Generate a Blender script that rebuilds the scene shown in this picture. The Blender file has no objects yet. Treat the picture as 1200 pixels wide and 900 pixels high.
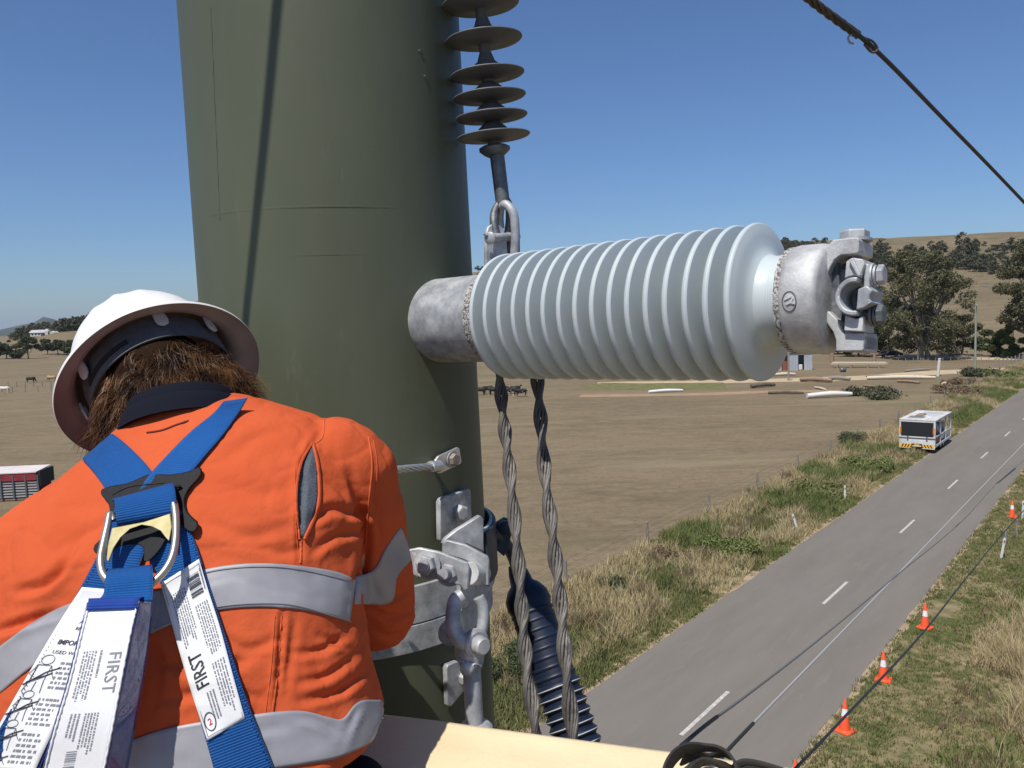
import bpy, bmesh, math, random
import numpy as np
from mathutils import Vector, Matrix, noise
from mathutils.bvhtree import BVHTree
rad = math.radians
random.seed(7); RNG = np.random.default_rng(11)
SC = bpy.context.scene
COL = SC.collection

# ------------------------------------------------------------------ camera
FPX, CX, CY, EYE = 942.0, 600.0, 450.0, 11.5
PITCH, ROLL = rad(4.8), rad(1.8)
CAM = Vector((0, 0, EYE))
FW = Vector((0, math.cos(PITCH), -math.sin(PITCH)))
_V = Vector((0, math.sin(PITCH), math.cos(PITCH))); _H = Vector((1, 0, 0))
RT = _H*math.cos(ROLL) - _V*math.sin(ROLL)
UP = _H*math.sin(ROLL) + _V*math.cos(ROLL)
cd = bpy.data.cameras.new('camera'); cam = bpy.data.objects.new('camera', cd); COL.objects.link(cam)
cd.sensor_width = 36; cd.lens = FPX/1200*36; cd.clip_start = 0.05; cd.clip_end = 40000
M = Matrix((RT, UP, -FW)).transposed().to_4x4(); M.translation = CAM
cam.matrix_world = M
SC.camera = cam

# ------------------------------------------------------------------ sky and sun
SUN_EL = rad(60)
_az = rad(32)                                   # sun stands behind the camera, a third of a turn to its left
SUN = Vector((-math.sin(_az)*math.cos(SUN_EL), -math.cos(_az)*math.cos(SUN_EL), math.sin(SUN_EL)))
w = bpy.data.worlds.new('World'); SC.world = w; w.use_nodes = True
nt = w.node_tree; sky = nt.nodes.new('ShaderNodeTexSky'); sky.sky_type = 'NISHITA'; sky.sun_disc = False
sky.sun_elevation = SUN_EL; sky.sun_rotation = math.atan2(SUN.x, SUN.y)
sky.altitude = 300; sky.air_density = 1.0; sky.dust_density = 0.7; sky.ozone_density = 3.5
hs = nt.nodes.new('ShaderNodeMix'); hs.data_type = 'RGBA'; hs.blend_type = 'MULTIPLY'; hs.inputs[0].default_value = 1.0
hs.inputs[7].default_value = (.71, .87, 1.09, 1)
nt.links.new(sky.outputs[0], hs.inputs[6]); nt.links.new(hs.outputs[2], nt.nodes['Background'].inputs[0])
nt.nodes['Background'].inputs[1].default_value = 0.096
sd = bpy.data.lights.new('sun', 'SUN'); sd.energy = 5.0; sd.angle = rad(0.53); sd.color = (1, 0.955, 0.88)
so = bpy.data.objects.new('sun', sd); COL.objects.link(so)
so.rotation_euler = SUN.to_track_quat('Z', 'Y').to_euler(); so.location = (-5, -5, 30)
SC.view_settings.view_transform = 'Standard'; SC.view_settings.look = 'None'
SC.view_settings.exposure = 0.0; SC.view_settings.gamma = 1.0; SC.view_settings.use_curve_mapping = False
SC.render.engine = 'CYCLES'; SC.cycles.max_bounces = 5; SC.cycles.transparent_max_bounces = 8

# ------------------------------------------------------------------ helpers
def P(px, py, Z):
    return CAM + FW*Z + RT*((px-CX)/FPX*Z) + UP*((CY-py)/FPX*Z)
def rayd(px, py):
    return (FW + RT*((px-CX)/FPX) + UP*((CY-py)/FPX))
def pix(p):
    d = Vector(p)-CAM; z = d.dot(FW)
    return CX+FPX*d.dot(RT)/z, CY-FPX*d.dot(UP)/z, z
def G(px, py, z=0.0):
    d = rayd(px, py); t = (z-EYE)/d.z
    return CAM + d*t
def tag(o, label=None, cat=None, group=None, kind=None):
    if label: o['label'] = label
    if cat: o['category'] = cat
    if group: o['group'] = group
    if kind: o['kind'] = kind
    return o
def thing(name, label, cat, loc=(0, 0, 0), rz=0.0, group=None):
    o = bpy.data.objects.new(name, None); COL.objects.link(o)
    o.location = loc; o.rotation_euler = (0, 0, rz); o.empty_display_size = 0.1
    return tag(o, label, cat, group)
def copy_tree(o, parent=None):
    c = o.copy(); COL.objects.link(c); c.parent = parent
    for ch in CH.get(o.name, []):
        k = copy_tree(ch, c)
        CH.setdefault(c.name, []).append(k)
    return c
CH = {}
def link(name, me, mat, parent=None, smooth=None, bevel=None, world=False):
    o = bpy.data.objects.new(name, me); COL.objects.link(o)
    if mat is not None and not me.materials: me.materials.append(mat)
    if smooth is not None:
        me.polygons.foreach_set('use_smooth', [True]*len(me.polygons))
        if smooth < 179: me.set_sharp_from_angle(angle=rad(smooth))
    if bevel:
        b = o.modifiers.new('b', 'BEVEL'); b.width = bevel; b.segments = 2; b.limit_method = 'ANGLE'; b.angle_limit = rad(40)
    if parent is not None:
        o.parent = parent; CH.setdefault(parent.name, []).append(o)
        if world: o.matrix_parent_inverse = Matrix.LocRotScale(parent_world(parent)[0], parent_world(parent)[1], None).inverted()
    return o
def parent_world(p):
    # things are only moved and turned about z, parts sit at their parent's origin
    if p.parent is not None: return Vector((0, 0, 0)), Matrix.Identity(3).to_quaternion()
    return p.location.copy(), p.rotation_euler.to_quaternion()
class MB:
    def __init__(s): s.v = []; s.f = []; s.uv = None
    def add(s, vs, fs):
        n = len(s.v); s.v += [tuple(v) for v in vs]; s.f += [tuple(i+n for i in f) for f in fs]; return s
    def box(s, c, size, R=None):
        R = R or Matrix.Identity(3); c = Vector(c); h = Vector(size)/2
        vs = [c+R@Vector((x*h.x, y*h.y, z*h.z)) for z in (-1, 1) for y in (-1, 1) for x in (-1, 1)]
        return s.add(vs, [(0, 2, 3, 1), (4, 5, 7, 6), (0, 1, 5, 4), (2, 6, 7, 3), (0, 4, 6, 2), (1, 3, 7, 5)])
    def lathe(s, o, ax, prof, n=32, caps=True, ref=None, jit=None):
        o = Vector(o); ax = Vector(ax).normalized()
        a = ax.orthogonal().normalized() if ref is None else (Vector(ref)-ax*Vector(ref).dot(ax)).normalized()
        b = ax.cross(a); vs = []; fs = []
        for (t, r) in prof:
            for k in range(n):
                th = 2*math.pi*k/n
                vs.append(o+ax*t+(a*math.cos(th)+b*math.sin(th))*r)
        for i in range(len(prof)-1):
            for k in range(n):
                k2 = (k+1) % n
                fs.append((i*n+k, i*n+k2, (i+1)*n+k2, (i+1)*n+k))
        if caps:
            fs.append(tuple(range(n-1, -1, -1))); fs.append(tuple((len(prof)-1)*n+k for k in range(n)))
        return s.add(vs, fs)
    def tube(s, pts, r, n=8, caps=True):
        pts = [Vector(p) for p in pts]; m = len(pts)
        rs = r if isinstance(r, (list, tuple)) else [r]*m
        vs = []; fs = []; a = None
        for i, p in enumerate(pts):
            t = (pts[min(i+1, m-1)]-pts[max(i-1, 0)]).normalized()
            if a is None: a = t.orthogonal().normalized()
            else: a = (a-t*a.dot(t)).normalized()
            b = t.cross(a)
            for k in range(n):
                th = 2*math.pi*k/n; vs.append(p+(a*math.cos(th)+b*math.sin(th))*rs[i])
        for i in range(m-1):
            for k in range(n):
                k2 = (k+1) % n; fs.append((i*n+k, i*n+k2, (i+1)*n+k2, (i+1)*n+k))
        if caps:
            fs.append(tuple(range(n-1, -1, -1))); fs.append(tuple((m-1)*n+k for k in range(n)))
        return s.add(vs, fs)
    def prism(s, poly, o, x, y, th):
        o = Vector(o); x = Vector(x); y = Vector(y); nrm = x.cross(y).normalized(); n = len(poly)
        vs = [o+x*p[0]+y*p[1]-nrm*th/2 for p in poly]+[o+x*p[0]+y*p[1]+nrm*th/2 for p in poly]
        fs = [tuple(range(n-1, -1, -1)), tuple(range(n, 2*n))]
        fs += [(i, (i+1) % n, n+(i+1) % n, n+i) for i in range(n)]
        return s.add(vs, fs)
    def mesh(s, name):
        me = bpy.data.meshes.new(name); me.from_pydata(s.v, [], s.f); me.update(); return me
    def build(s, name, mat, parent=None, smooth=None, bevel=None, world=True):
        return link(name, s.mesh(name), mat, parent, smooth, bevel, world)
def np_mesh(name, v, f):
    v = np.asarray(v, dtype=np.float32); f = np.asarray(f, dtype=np.int32); k = f.shape[1]
    me = bpy.data.meshes.new(name); me.vertices.add(len(v)); me.vertices.foreach_set('co', v.ravel())
    me.loops.add(f.size); me.loops.foreach_set('vertex_index', f.ravel())
    me.polygons.add(len(f)); me.polygons.foreach_set('loop_start', np.arange(0, f.size, k, dtype=np.int32))
    me.polygons.foreach_set('loop_total', np.full(len(f), k, dtype=np.int32))
    me.update(calc_edges=True); return me
def smooth_path(pts, n=8):
    """Catmull-Rom through points"""
    pts = [Vector(p) for p in pts]; q = [pts[0]*2-pts[1]]+pts+[pts[-1]*2-pts[-2]]; out = []
    for i in range(1, len(q)-2):
        for k in range(n):
            t = k/n; a, b, c, d = q[i-1], q[i], q[i+1], q[i+2]
            out.append(0.5*((2*b)+(c-a)*t+(2*a-5*b+4*c-d)*t*t+(3*b-a-3*c+d)*t**3))
    out.append(pts[-1]); return out

# ------------------------------------------------------------------ materials
def mat(name, col, rough=0.6, metal=0.0, var=0.0, col2=None, scale=5.0, bump=0.0, bscale=40.0, spec=0.5,
        detail=4.0, lo=0.35, hi=0.65, coat=0.0, coords='Object', stretch=None, spots=None):
    m = bpy.data.materials.new(name); m.use_nodes = True; t = m.node_tree; L = t.links.new; N = t.nodes.new
    b = t.nodes['Principled BSDF']; b.inputs['Roughness'].default_value = rough; b.inputs['Metallic'].default_value = metal
    b.inputs['Specular IOR Level'].default_value = spec; b.inputs['Coat Weight'].default_value = coat
    tc = N('ShaderNodeTexCoord'); out = tc.outputs[coords]
    if stretch:
        mp = N('ShaderNodeMapping'); mp.inputs['Scale'].default_value = stretch; L(out, mp.inputs[0]); out = mp.outputs[0]
    c4 = (*col, 1)
    b.inputs['Base Color'].default_value = c4
    last = None
    if col2 is not None:
        nz = N('ShaderNodeTexNoise'); nz.inputs['Scale'].default_value = scale; nz.inputs['Detail'].default_value = detail
        nz.inputs['Roughness'].default_value = 0.65
        L(out, nz.inputs['Vector']); r = N('ShaderNodeValToRGB'); L(nz.outputs[0], r.inputs[0])
        r.color_ramp.elements[0].position = lo; r.color_ramp.elements[1].position = hi
        r.color_ramp.elements[0].color = c4; r.color_ramp.elements[1].color = (*col2, 1)
        last = r.outputs[0]
        if spots:
            sc_, th, sc_col = spots
            n2 = N('ShaderNodeTexNoise'); n2.inputs['Scale'].default_value = sc_; n2.inputs['Detail'].default_value = 6
            n2.inputs['Roughness'].default_value = 0.75
            L(out, n2.inputs['Vector']); r2 = N('ShaderNodeValToRGB'); L(n2.outputs[0], r2.inputs[0])
            r2.color_ramp.elements[0].position = th; r2.color_ramp.elements[1].position = th+0.07
            mx = N('ShaderNodeMix'); mx.data_type = 'RGBA'; L(r2.outputs[0], mx.inputs[0]); L(last, mx.inputs[6])
            mx.inputs[7].default_value = (*sc_col, 1); last = mx.outputs[2]
        L(last, b.inputs['Base Color'])
    if bump:
        n3 = N('ShaderNodeTexNoise'); n3.inputs['Scale'].default_value = bscale; n3.inputs['Detail'].default_value = 5
        L(out, n3.inputs['Vector']); bp = N('ShaderNodeBump'); bp.inputs['Strength'].default_value = bump
        bp.inputs['Distance'].default_value = 0.5/bscale; L(n3.outputs[0], bp.inputs['Height']); L(bp.outputs[0], b.inputs['Normal'])
    return m
GALV = mat('galvanised_steel', (0.27, 0.28, 0.295), 0.55, 0.3, col2=(0.52, 0.53, 0.54), scale=28, bump=0.10, bscale=220,
           spots=(55, 0.63, (0.72, 0.72, 0.70)))
CAST = mat('cast_galvanised_iron', (0.29, 0.295, 0.30), 0.62, 0.2, col2=(0.58, 0.58, 0.575), scale=16, bump=0.30, bscale=320,
           spots=(38, 0.62, (0.62, 0.58, 0.47)))
DGALV = mat('weathered_steel', (0.10, 0.11, 0.12), 0.55, 0.5, col2=(0.2, 0.21, 0.22), scale=30, bump=0.4, bscale=90)
WIRE = mat('strand_wire', (0.085, 0.078, 0.07), 0.6, 0.3, col2=(0.17, 0.155, 0.14), scale=20)
OLIVE = mat('olive_paint', (0.084, 0.094, 0.059), 0.5, 0, col2=(0.100, 0.110, 0.070), scale=3.5, bump=0.06, bscale=60, spec=0.35, stretch=(1, 1, .3),
            spots=(16, 0.63, (0.108, 0.117, 0.080)))
PORC = mat('pale_blue_porcelain', (0.46, 0.515, 0.53), 0.45, 0, col2=(0.49, 0.54, 0.55), scale=7, spec=0.45, spots=(26, .66, (.42, .46, .465)))
CEM = mat('cement', (0.12, 0.11, 0.10), 0.9, 0, col2=(0.50, 0.48, 0.45), scale=260, lo=.44, hi=.54, bump=1.0, bscale=260)
GPOLY = mat('grey_polymer', (0.105, 0.108, 0.115), 0.6, 0, col2=(0.13, 0.132, 0.138), scale=12, bump=0.1)
NAVY = mat('navy_glaze', (0.006, 0.011, 0.028), 0.45, 0, col2=(0.01, 0.017, 0.038), scale=12, spec=0.4)
PALE = mat('painted_sun_glint', (0.5, 0.52, 0.55), 0.35)
BLACK = mat('black_webbing', (0.018, 0.017, 0.018), 0.8, 0, bump=0.8, bscale=300)
# ------------------------------------------------------------------ land
HOR = lambda px: 390-0.0314*px
ROAD0 = G(798, 862); _r1 = G(1112, 572)
RD = (_r1-ROAD0); RD.z = 0; RD.normalize()      # along the road
RN = Vector((RD.y, -RD.x, 0))                   # to the right of the road
RANG = math.atan2(RD.y, RD.x)
def road_uv(x, y):
    dx = x-ROAD0.x; dy = y-ROAD0.y
    return dx*RD.x+dy*RD.y, dx*RN.x+dy*RN.y
def R3(u, v, z=0.0):
    return Vector((ROAD0.x+RD.x*u+RN.x*v, ROAD0.y+RD.y*u+RN.y*v, z))
PXS = [-900, -200, 0, 45, 95, 230, 557, 920, 1060, 1200, 1600, 2400]
ELE = [-4, -10, -9, -2, 9, 27, 53, 73, 70, 67, 60, 30]         # height of the ridge above the horizon
RRG = [700, 700, 640, 640, 660, 700, 800, 850, 900, 900, 900, 900]
RST = [420, 420, 395, 395, 395, 330, 300, 250, 235, 235, 300, 400]
def sm(t): t = np.clip(t, 0, 1); return t*t*(3-2*t)
def fbm(x, y, s):
    return (np.sin(x/s+1.3)*np.cos(y/s*1.21+.4)+.5*np.sin(x/s*2.3+y/s*1.1)+.3*np.sin(y/s*4.1-x/s*2.7)+.2*np.cos(x/s*7.3+y/s*5.7))/2
def hgt(x, y):
    x = np.asarray(x, float); y = np.asarray(y, float)
    r = np.hypot(x, y); az = np.arctan2(x, np.maximum(y, 1e-3)); az = np.clip(np.where(y <= 0, np.sign(x)*1.4, az), -1.4, 1.4)
    px = 600+942*np.tan(np.clip(az, -1.05, 1.1))
    e = np.interp(px, PXS, ELE); rr = np.interp(px, PXS, RRG); r0 = np.interp(px, PXS, RST)
    top = np.maximum(EYE+e/942*rr, 0.5)
    t = (r-r0)/(rr-r0)
    h = top*sm(t*0.98)
    h = h*(0.93+0.07*np.cos(t*9))+np.where(t > 0, np.clip(t*3, 0, 1)*fbm(x, y, 60.)*2.2*np.clip(top/60, .1, 1), 0)
    h = np.where(t > 1, top*(1-0.75*sm((r-rr)/900))+np.clip(t-1, 0, 1)*0, h)
    # far blue range on the left
    fe = np.interp(px, [-800, -200, 0, 25, 45, 56, 68, 85, 140, 300], [0, 1, 2, 6, 9, 14.5, 12, 6, 3, 0])
    far = (EYE+fe/942*5200)*sm((r-3800)/1400)*(1-sm((r-5400)/2500))
    far = far+sm((r-3800)/1400)*fbm(x, y, 500.)*5*(fe > 0)
    return np.maximum(h*(1-sm((r-2500)/1300)), far)
def hz(x, y): return float(hgt(x, y))
def hill(px, py):
    """where the ray through a place on a hillside meets the ground"""
    d = rayd(px, py); t = 150.0
    while t < 7000:
        p = CAM+d*t
        if p.z <= hz(p.x, p.y): break
        t *= 1.006
    p = CAM+d*t; p.z = hz(p.x, p.y); return p
azs = np.concatenate([np.arange(-180, -45, 5), np.arange(-45, 50, .25), np.arange(50, 180.1, 5)])
rs = np.concatenate([[0.5], np.geomspace(4, 230, 20), np.geomspace(240, 1100, 110), np.geomspace(1130, 9000, 60), [20000]])
A, R = np.meshgrid(np.radians(azs), rs); X = np.sin(A)*R; Y = np.cos(A)*R; Z = hgt(X, Y); Z[R < 200] = 0
V = np.stack([X, Y, Z], -1).reshape(-1, 3); na = len(azs); nr = len(rs)
I = (np.arange(nr-1)[:, None]*na+np.arange(na-1)[None]).ravel()
F = np.stack([I, I+na, I+na+1, I+1], 1)
def ground_mat():
    m = bpy.data.materials.new('dry_paddock_ground'); m.use_nodes = True; t = m.node_tree; N = t.nodes.new; L = t.links.new
    b = t.nodes['Principled BSDF']; b.inputs['Roughness'].default_value = 0.95; b.inputs['Specular IOR Level'].default_value = 0.1
    g = N('ShaderNodeNewGeometry')
    def noise_(s, d=5, st=None, ro=.6):
        n = N('ShaderNodeTexNoise'); n.inputs['Scale'].default_value = s; n.inputs['Detail'].default_value = d; n.inputs['Roughness'].default_value = ro
        mp = N('ShaderNodeMapping'); L(g.outputs['Position'], mp.inputs[0])
        mp.inputs['Rotation'].default_value = (0, 0, -rad(8)); mp.inputs['Scale'].default_value = st or (1, 1, 1)
        L(mp.outputs[0], n.inputs['Vector']); return n.outputs[0]
    def ramp(v, a, ca, bb, cb):
        r = N('ShaderNodeValToRGB'); L(v, r.inputs[0]); e = r.color_ramp.elements
        e[0].position = a; e[1].position = bb; e[0].color = (*ca, 1); e[1].color = (*cb, 1); return r.outputs[0]
    def mix(f, a, bb, ty='MIX'):
        x = N('ShaderNodeMix'); x.data_type = 'RGBA'; x.blend_type = ty
        if isinstance(f, float): x.inputs[0].default_value = f
        else: L(f, x.inputs[0])
        for s, i in ((a, 6), (bb, 7)):
            if isinstance(s, tuple): x.inputs[i].default_value = (*s, 1)
            else: L(s, x.inputs[i])
        return x.outputs[2]
    base = ramp(noise_(.035, 6, (1, 2.2, 1)), .38, (.140, .108, .067), .62, (.205, .157, .096))
    base = mix(ramp(noise_(.5, 6, (1, 2.5, 1), .7), .35, (0, 0, 0), .7, (1, 1, 1)), base, (.235, .183, .115))
    base = mix(ramp(noise_(2.2, 5, None, .8), .5, (0, 0, 0), .75, (1, 1, 1)), base, (.105, .083, .05))
    base = mix(ramp(noise_(.12, 4, (1, 3, 1)), .52, (0, 0, 0), .68, (.55, .55, .55)), base, (.13, .108, .062))
    base = mix(ramp(noise_(.06, 5, (.5, 4, 1)), .56, (0, 0, 0), .66, (.6, .6, .6)), base, (.25, .205, .128))
    base = mix(ramp(noise_(.018, 4, (1, 2, 1)), .58, (0, 0, 0), .72, (.6, .6, .6)), base, (.15, .145, .065))
    sx = N('ShaderNodeSeparateXYZ'); L(g.outputs['Position'], sx.inputs[0])
    hm_ = N('ShaderNodeMapRange'); L(sx.outputs[2], hm_.inputs[0]); hm_.inputs[1].default_value = 4; hm_.inputs[2].default_value = 16
    def mul(a, c):
        q = N('ShaderNodeMath'); q.operation = 'MULTIPLY'; L(a, q.inputs[0]); L(c, q.inputs[1]); return q.outputs[0]
    base = mix(mul(ramp(noise_(.11, 6, None, .75), .55, (0, 0, 0), .60, (.9, .9, .9)), hm_.outputs[0]), base, (.075, .072, .042))   # scrub on the hill
    base = mix(mul(ramp(noise_(.016, 5, (1, 1, 2), .6), .42, (0, 0, 0), .60, (.65, .65, .65)), hm_.outputs[0]), base, (.135, .112, .066))
    ln = N('ShaderNodeVectorMath'); ln.operation = 'LENGTH'; L(g.outputs['Position'], ln.inputs[0])
    far = N('ShaderNodeMapRange'); L(ln.outputs['Value'], far.inputs[0]); far.inputs[1].default_value = 2200; far.inputs[2].default_value = 3200
    base = mix(far.outputs[0], base, (.055, .065, .05))                  # the far range is wooded
    L(base, b.inputs['Base Color'])
    bp = N('ShaderNodeBump'); bp.inputs['Strength'].default_value = .6; bp.inputs['Distance'].default_value = .12
    L(noise_(3.5, 6, None, .7), bp.inputs['Height']); L(bp.outputs[0], b.inputs['Normal'])
    return m
GROUND = ground_mat()
link('ground', np_mesh('ground', V, F), GROUND, smooth=180)['kind'] = 'structure'

def sheet(name, polys, m, z):
    mb = MB(); mb.add([(p.x, p.y, z) for poly in polys for p in poly], [])
    n = 0
    for poly in polys: mb.f.append(tuple(range(n, n+len(poly)))); n += len(poly)
    o = mb.build(name, m); o['kind'] = 'structure'; return o
def strip(name, va, vb, u0, u1, m, z, step=1.0, jag=0.0, jagb=None, sd=0):
    """long strip in the road frame with uneven edges"""
    jagb = jag if jagb is None else jagb
    n = int((u1-u0)/step)+1; vs = []; fs = []
    nc = 5
    for i in range(n):
        u = u0+i*step
        a = va+jag*(noise.noise(Vector((u*.35, sd, 0)))+.5*noise.noise(Vector((u*1.3, sd, 3))))
        b = vb+jagb*(noise.noise(Vector((u*.35, sd+9, 0)))+.5*noise.noise(Vector((u*1.3, sd+9, 3))))
        for k in range(nc): vs.append(R3(u, a+(b-a)*k/(nc-1), z))
    for i in range(n-1):
        for k in range(nc-1): fs.append((i*nc+k, i*nc+k+1, (i+1)*nc+k+1, (i+1)*nc+k))
    mb = MB(); mb.add(vs, fs); o = mb.build(name, m); o['kind'] = 'structure'; return o
def tint(name, c1, c2, s, lo=.35, hi=.65, c3=None, s3=1.0, t3=.55, bump=.5, bs=6.0, rough=.95, st=None):
    m = mat(name, c1, rough, col2=c2, scale=s, lo=lo, hi=hi, bump=bump, bscale=bs, spec=.1, detail=7, stretch=st,
            spots=(s3, t3, c3) if c3 else None)
    return m
VERGE = tint('verge_soil_and_straw', (.155, .125, .065), (.27, .215, .12), 1.6, c3=(.085, .10, .035), s3=.45, t3=.50)
DIRT = tint('dirt_shoulder', (.30, .215, .14), (.40, .30, .20), 1.2, c3=(.22, .165, .10), s3=2.5, t3=.6)
ASPH = tint('worn_asphalt', (.166, .150, .128), (.192, .173, .149), .7, c3=(.192, .171, .145), s3=2.5, t3=.56, bump=.35, bs=60, rough=.85, st=(1, 1, 1))
_mp = [n for n in ASPH.node_tree.nodes if n.type == 'MAPPING'][0]; _mp.vector_type = 'TEXTURE'; _mp.inputs['Rotation'].default_value = (0, 0, RANG); _mp.inputs['Scale'].default_value = (6, 1, 1)
PAINT = tint('worn_road_paint', (.55, .53, .48), (.36, .34, .31), 6, bump=.1, bs=20, rough=.7)
TRACK = tint('pale_dirt_track', (.40, .31, .20), (.50, .40, .27), .5)
CHAFF = tint('straw_strip', (.38, .30, .18), (.46, .375, .23), 1.0, c3=(.27, .22, .12), s3=2, t3=.55)
strip('verge', -9.4, -3.2, -40, 205, VERGE, .004, 1, .5, .1)
strip('verge', 3.0, 14, -40, 205, VERGE, .004, 1, .1, .8, sd=4)
strip('dirt_shoulder', -3.82, -3.0, -40, 205, DIRT, .008, .4, .35, .05, sd=2)
strip('dirt_shoulder', 2.8, 3.15, -40, 205, DIRT, .008, .4, .05, .45, sd=7)
strip('road', -3.45, 2.95, -60, 206, ASPH, .012, .35, .07, .09, sd=5)
for k in range(-2, 16):
    mb = MB(); u = k*12.0; L_ = 3.1
    mb.add([R3(u, -.06, .016), R3(u+L_, -.06, .016), R3(u+L_, .06, .016), R3(u, .06, .016)], [(3, 2, 1, 0)])
    o = mb.build('road_marking', PAINT); o['kind'] = 'structure'
# rubber marks
RUB = mat('rubber_mark', (.035, .033, .03), .9)
mb = MB()
a = G(1168, 567); b_ = G(1190, 549); n_ = Vector((RN.x, RN.y, 0))*.07
mb.add([(a-n_)+Vector((0, 0, .017)), (b_-n_)+Vector((0, 0, .017)), (b_+n_)+Vector((0, 0, .017)), (a+n_)+Vector((0, 0, .017))], [(3, 2, 1, 0)])
mb.build('tyre_mark', RUB)['kind'] = 'structure'
# tracks in the far yard
def track(pts, wd, z, name='dirt_track', m=TRACK):
    g = smooth_path([G(*p) for p in pts], 6); vs = []; fs = []
    for i, p in enumerate(g):
        t = (g[min(i+1, len(g)-1)]-g[max(i-1, 0)]); nn = Vector((t.y, -t.x, 0)).normalized()
        j = wd*(.5+.18*noise.noise(p*.12)); vs += [Vector((p.x, p.y, z))-nn*j, Vector((p.x, p.y, z))+nn*j]
    for i in range(len(g)-1): fs.append((2*i, 2*i+1, 2*i+3, 2*i+2))
    mb = MB(); mb.add(vs, fs); o = mb.build(name, m); o['kind'] = 'structure'
track([(700, 450), (850, 447), (1000, 443), (1090, 437), (1180, 433), (1300, 430)], 7, .010)
track([(1040, 417), (1100, 418.5), (1190, 419.5), (1300, 420)], 13, .006)
track([(680, 464), (820, 462), (900, 459), (985, 458)], 3.0, .006, m=tint('red_dirt', (.30, .20, .12), (.36, .25, .16), .5))

GREENG = tint('low_green_grass', (.10, .12, .045), (.20, .17, .08), .8, c3=(.26, .21, .12), s3=1.5, t3=.56)
track([(690, 452), (760, 453), (850, 452)], 11, .014, 'green_grass', GREENG)
# ------------------------------------------------------------------ plants
def leafmat(name, c1, c2, s=.6, c3=None):
    m = mat(name, c1, .75, col2=c2, scale=s, lo=.3, hi=.7, spec=.15, spots=(s*4, .56, c3) if c3 else None)
    return m
GUM = leafmat('gum_leaves', (.075, .078, .040), (.14, .132, .072), .35, (.17, .135, .08))
DARKL = leafmat('dark_leaves', (.045, .062, .028), (.085, .10, .045), .5)
SCRUB = leafmat('scrub_leaves', (.070, .076, .045), (.115, .11, .068), .2)
GREENL = leafmat('fresh_leaves', (.06, .10, .025), (.11, .15, .045), .5)
BARK = mat('pale_gum_bark', (.20, .17, .13), .9, col2=(.34, .30, .25), scale=1.5)
DBARK = mat('dark_bark', (.08, .065, .05), .9, col2=(.14, .115, .09), scale=2)
def leaves(blobs, n, size, seed, flat=.5):
    """many small leaf-sized quads scattered through clumps"""
    g = np.random.default_rng(seed); bl = np.array(blobs, float); wts = (bl[:, 3]*bl[:, 4]); wts /= wts.sum()
    k = g.choice(len(bl), n, p=wts); d = g.normal(size=(n, 3)); d /= np.linalg.norm(d, axis=1)[:, None]
    rr = g.uniform(.25, 1.0, n)**.5*np.where(g.random(n) < .18, g.uniform(1.0, 1.45, n), 1)
    c = bl[k, :3]+d*rr[:, None]*np.stack([bl[k, 3], bl[k, 3], bl[k, 4]], 1)
    a = g.normal(size=(n, 3)); a /= np.linalg.norm(a, axis=1)[:, None]
    b = g.normal(size=(n, 3)); b -= a*(a*b).sum(1)[:, None]; b /= np.linalg.norm(b, axis=1)[:, None]
    s = size*g.uniform(.5, 1.3, n)[:, None]; a = a*s; b = b*s*flat
    v = np.stack([c-a, c-b, c+a, c+b], 1).reshape(-1, 3); f = np.arange(4*n).reshape(n, 4); return v, f
def make_tree(name, h, spread, nblob, nleaf, lsize, seed, leaf, bark, base=.35, droop=.0, loc=(0, 0, 0), trunks=1, label='', group=None, cat='tree', bigr=.3):
    g = random.Random(seed); t = thing(name, label, cat, (0, 0, 0), 0, group)
    mb = MB(); blobs = []
    for q in range(trunks):
        ox = g.uniform(-.15, .15)*spread*(trunks > 1)
        top = Vector((ox+g.uniform(-.1, .1)*spread, g.uniform(-.1, .1)*spread, h*.72))
        r0 = h*.028+.05
        trunk = smooth_path([(ox, 0, -.3), (ox*1.2+g.uniform(-.02, .02)*h, 0, h*base*.6), (top.x*.6, top.y*.6, h*(base+.1)), top], 4)
        mb.tube(trunk, [r0*(1-.8*i/(len(trunk)-1)) for i in range(len(trunk))], 8)
        for i in range(nblob//trunks):
            z = h*g.uniform(base, .95); u = (z/h-base)/(1-base)
            rmax = spread*(1.0-abs(u-.38)**1.5*1.35); th = g.uniform(0, 6.28); rr = rmax*math.sqrt(g.uniform(.05, 1))*.85
            c = Vector((ox+math.cos(th)*rr, math.sin(th)*rr, z-droop*rr))
            s = spread*bigr*g.uniform(.55, 1.15); blobs.append((c.x, c.y, c.z, s, s*g.uniform(.5, .8)))
            st = trunk[min(len(trunk)-1, int(len(trunk)*g.uniform(.35, .9)))]
            if i % 2 == 0:
                md = (st+c)/2+Vector((0, 0, h*.03)); br = smooth_path([st, md, c], 3)
                mb.tube(br, [r0*.35*(1-.8*k/(len(br)-1)) for k in range(len(br))], 5, caps=False)
    mb.build('trunk', bark, t, smooth=180)
    v, f = leaves(blobs, nleaf, lsize, seed+5)
    link('crown', np_mesh('crown', v, f), leaf, t)
    t.location = loc; return t
def put(proto, used, loc, rz, sc=1.0, label=None, group=None):
    o = proto if not used.get(proto.name) else copy_tree(proto)
    used[proto.name] = True
    o.location = loc; o.rotation_euler = (0, 0, rz)
    o.scale = (sc,)*3 if not isinstance(sc, tuple) else sc
    if label: o['label'] = label
    if group: o['group'] = group
    return o
USED = {}
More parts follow.
